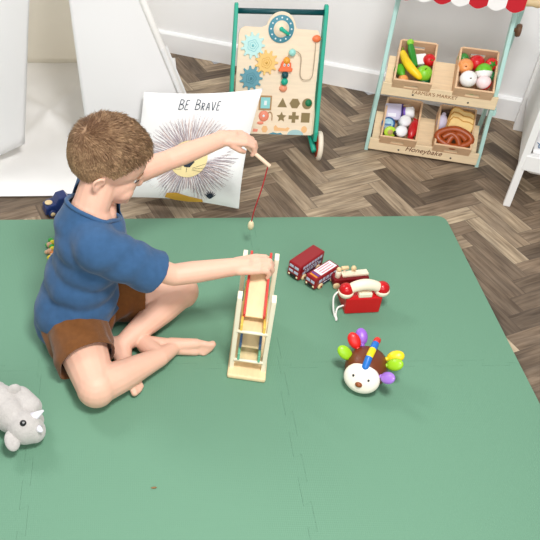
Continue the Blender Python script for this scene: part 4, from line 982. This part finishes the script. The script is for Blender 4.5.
while cnt < 11000:
    u = V(hrng.gauss(0,1), hrng.gauss(0,1), hrng.gauss(0,1)).normalized()
    if not hairline(u): continue
    cnt += 1
    away = u - whorl; away = away - u*away.dot(u)
    if away.length < .02: away = V(1,0,0)
    away.normalize(); sw = u.cross(away)
    flow = (away + sw*.45*math.exp(-((u-whorl).length/.5)**2)*2).normalized()
    if u.x > .35 and u.z > .2: flow = (flow + V(.0,-.75,.25)*min(1,(u.x-.35)*2)).normalized(); flow = (flow-u*flow.dot(u)).normalized()
    top = max(0, min(1, (u.z+.1)/.6)); L_ = lerp(.006, .021, top)*hrng.uniform(.75,1.2); r_ = .00062
    base = V(u.x*HRAD.x, u.y*HRAD.y, u.z*HRAD.z+.004)
    jit = V(hrng.uniform(-.3,.3), hrng.uniform(-.3,.3), hrng.uniform(-.3,.3))
    lift = .42+.15*hrng.random()
    clump = .35*V(noise.noise(u*7), noise.noise(u*7+V(5,0,0)), noise.noise(u*7+V(0,9,0)))
    d1 = (flow + u*lift + jit*.5 + clump).normalized(); d2 = (flow + u*(lift-.38) + jit + clump - V(0,0,.08)).normalized()
    p0 = base - u*.001; p1 = base + d1*L_*.5; p2 = p1 + d2*L_*.5
    sx = u.cross(flow); sy = u; o_ = len(vs); t_ = min(1, max(0, .47+.24*hrng.gauss(0,1)*.8+.30*noise.noise(u*5)-.42*math.exp(-((u-whorl-V(.10,.05,.10)).length/.33)**2)+.22*max(0,min(1,(.25-u.z)/.5))))
    for p, r in ((p0,r_*1.3),(p1,r_)):
        for k in range(3): a = 2*PI*k/3; vs.append(HT @ (p + (sx*math.cos(a)+sy*math.sin(a))*r) - BO)
    vs.append(HT @ p2 - BO)
    for k in range(3):
        j = (k+1) % 3; fs += [(o_+k,o_+j,o_+3+j,o_+3+k),(o_+3+k,o_+3+j,o_+6)]
    tone += [t_]*7
me = bpy.data.meshes.new('hair'); me.from_pydata([tuple(v) for v in vs], [], fs); me.polygons.foreach_set('use_smooth', [True]*len(me.polygons))
ta = me.attributes.new('tone', 'FLOAT', 'POINT'); ta.data.foreach_set('value', tone); me.materials.append(hairm)
ho = bpy.data.objects.new('hair', me); COL.objects.link(ho); ho.parent = child

# clothes
def cloth(name, mb, voxel, cuts, m, smooth=12, wr=.0022, ws=26, th=.0025, folds=None):
    me = remesh(mb, voxel, smooth, name)
    bm = bmesh.new(); bm.from_mesh(me)
    for co, no, inside in cuts:
        fs_ = [f for f in bm.faces if inside(f.calc_center_median())]
        gm = set(fs_); [gm.update(f.edges) for f in fs_]; [gm.update(f.verts) for f in fs_]
        bmesh.ops.bisect_plane(bm, geom=list(gm), plane_co=co, plane_no=no, dist=1e-6)
        dele = [f for f in bm.faces if inside(f.calc_center_median()) and (f.calc_center_median()-co).dot(no) > 0]
        bmesh.ops.delete(bm, geom=dele, context='FACES')
    # keep the largest shell
    seen = set(); best = []
    for v in bm.verts:
        if v in seen: continue
        st = [v]; comp = []; seen.add(v)
        while st:
            x = st.pop(); comp.append(x)
            for e in x.link_edges:
                y = e.other_vert(x)
                if y not in seen: seen.add(y); st.append(y)
        if len(comp) > len(best): best = comp
    bset = set(best); bmesh.ops.delete(bm, geom=[v for v in bm.verts if v not in bset], context='VERTS')
    bm.normal_update()
    for v in bm.verts:
        h = wr*noise.noise(v.co*ws)
        if folds: h += folds(v.co)
        v.co += v.normal*h
    for _ in range(3): bmesh.ops.smooth_vert(bm, verts=[v for v in bm.verts], factor=.35, use_axis_x=True, use_axis_y=True, use_axis_z=True)
    bm.to_mesh(me); bm.free()
    o = meshobj(name, me, m, child, rebase=BO)
    md = o.modifiers.new('t','SOLIDIFY'); md.thickness = th; md.offset = 0
    return o
shirtm = mat('blue_jersey', '#36597f', .85, .2, var=.10, vscale=60, bump=.25, bscale=700, sheen=.15)
shortm = mat('brown_corduroy', '#724620', .9, .2, var=.14, vscale=80, bump=.4, bscale=500, sheen=.2)
q = MB()
for c, a, b in (((-1.105,-.462,.058),.114,.126),((-1.102,-.462,.085),.106,.120),((-1.097,-.468,.14),.099,.114),((-1.088,-.465,.20),.092,.110),((-1.065,-.46,.26),.090,.110),((-1.062,-.458,.315),.086,.110)): ering(c, a, b, math.radians(-6))
q.ell((-1.112,-.495,.11),(.100,.098,.082)); q.cap(V(-1.066,-.47,.340), SHR, .062, .056); q.cap(V(-1.06,-.44,.350), SHL, .062, .056); q.cap(V(-1.074,-.456,.350), V(-1.064,-.449,.402), .074, .053)
sdR = (ELR-SHR).normalized(); sdL = (ELL-SHL).normalized()
q.cap(SHR, SHR+sdR*.165+V(0,0,-.012), .056, .053); q.cap(SHL, SHL+sdL*.085, .046, .043)
nkd = (neck1-neck0).normalized()
nkn = (nkd + V(.06,0,0)).normalized()
NC = neck0 + nkd*.002
cut_neck = (NC, nkn, lambda p: (p-NC).length < .085)
cut_R = (SHR+sdR*.160, (sdR+V(-.1,0,-.12)).normalized(), lambda p: p.x > -.98 and p.y < -.42 and p.z > .12 and (p-SHR).length < .35 and (p-SHR).dot(sdR) > .08)
cut_L = (SHL+sdL*.062, sdL, lambda p: (p-SHL).dot(sdL) > .03 and (p-SHL-sdL*(p-SHL).dot(sdL)).length < .075)
cut_hem = (V(-1.10,-.46,.040), V(.48,-.42,-1).normalized(), lambda p: p.z < .14)
def sfold(p):
    h = .0016*math.sin(p.z*105+38*p.y-30*p.x+4*noise.noise(p*11))*max(0,1-abs(p.z-.17)/.09)*max(0,min(1,.6+noise.noise(p*9)*1.6))
    h += .0018*math.sin((p.x*60-p.z*95)+3*noise.noise(p*11))*max(0,min(1,(p.x+1.08)/.06))
    return h
shirt = cloth('t_shirt', q, .0045, [cut_neck, cut_R, cut_L, cut_hem], shirtm, folds=sfold)
# neckband
nb_ = MB(); ringp = []
nx_ = V(1,0,0); nx_ = (nx_-nkn*nx_.dot(nkn)).normalized(); ny_ = nkn.cross(nx_)
edge_ = [v.co+BO for v in shirt.data.vertices if abs((v.co+BO-NC).dot(nkn)) < .003 and (v.co+BO-NC).length < .085]
for k in range(44):
    a = 2*PI*k/44; d_ = nx_*math.cos(a)+ny_*math.sin(a)
    rr_ = [ (e-NC).length for e in edge_ if (e-NC).normalized().dot(d_) > .97]
    ringp.append(NC + d_*((sum(rr_)/len(rr_)) if rr_ else .055))
for _ in range(2): ringp = [(ringp[i-1]+ringp[i]*2+ringp[(i+1)%44])/4 for i in range(44)]
nb_.tube(ringp, .0052, n=8, closed=True)
o_ = cpart('neckband', nb_, shirtm)
q = MB()
q.ell((-1.096,-.462,.078),(.094,.112,.070), rot=Matrix.Rotation(math.radians(-6),4,'Z')); q.ell((-1.09,-.465,.11),(.082,.102,.05))
q.cap(HPR, lerp(HPR,KNR,.42), .084, .076); q.cap(lerp(HPR,KNR,.42), lerp(HPR,KNR,.72), .076, .070)
q.cap(HPL, lerp(HPL,KNL,.42), .082, .074); q.cap(lerp(HPL,KNL,.42), lerp(HPL,KNL,.60), .074, .072)
lR = (KNR-HPR).normalized(); lL = (KNL-HPL).normalized()
cR = (HPR+lR*.132, (lR+V(.10,0,-.05)).normalized(), lambda p: (p-HPR).dot(lR) > .07 and p.y < -.52)
cL = (HPL+lL*.135, lL, lambda p: (p-HPL).dot(lL) > .09 and p.x > -1.02)
cW = (V(-1.1,-.46,.180), V(0,0,1), lambda p: True)
def shf(p): return .0046*math.sin((p.x*85+p.y*115-p.z*40)+3*noise.noise(p*14))*max(0,min(1,(.14-p.z)/.05))
shorts = cloth('shorts', q, .0045, [cR, cL, cW], shortm, folds=shf, wr=.003)
for v in shorts.data.vertices: v.co.z = max(v.co.z, .0025)
for v in shirt.data.vertices: v.co.z = max(v.co.z, .0035)
for v in child.data.vertices: v.co.z = max(v.co.z, .0012)

# ---------------------------------------------------------------- the little fishing rod
tip = V(-.602,-.200,.334); grip = V(-.686,-.143,.385)
rod = thing('fishing_rod', 'pale wooden toy fishing rod with red string and wooden bead', 'toy fishing rod', tip)
MB().cyl(grip-tip, V(0,0,0), .0052, n=14, bev=.001).build('stick', mat('rod_wood','#ecd0b4',.5), rod)
s0 = (grip-tip)*.06; be = V(-.622,-.145,.107)-tip
sp_ = [lerp(s0, be, t)+V(.0015*math.sin(PI*t*2),.001*math.sin(PI*t*3),-.003*math.sin(PI*t)) for t in [i/20 for i in range(21)]]
MB().tube(sp_, .0017, n=7).build('string', mat('string_red','#c42733',.7), rod)
bb = MB(); bb.lathe([(0,-.017),(.007,-.014),(.009,-.004),(.0075,.006),(.0045,.012),(0,.014)],18,0,Matrix.Translation(be-V(0,0,.008))); bb.build('bead', mat('bead_wood','#f0dfb6',.45), rod)
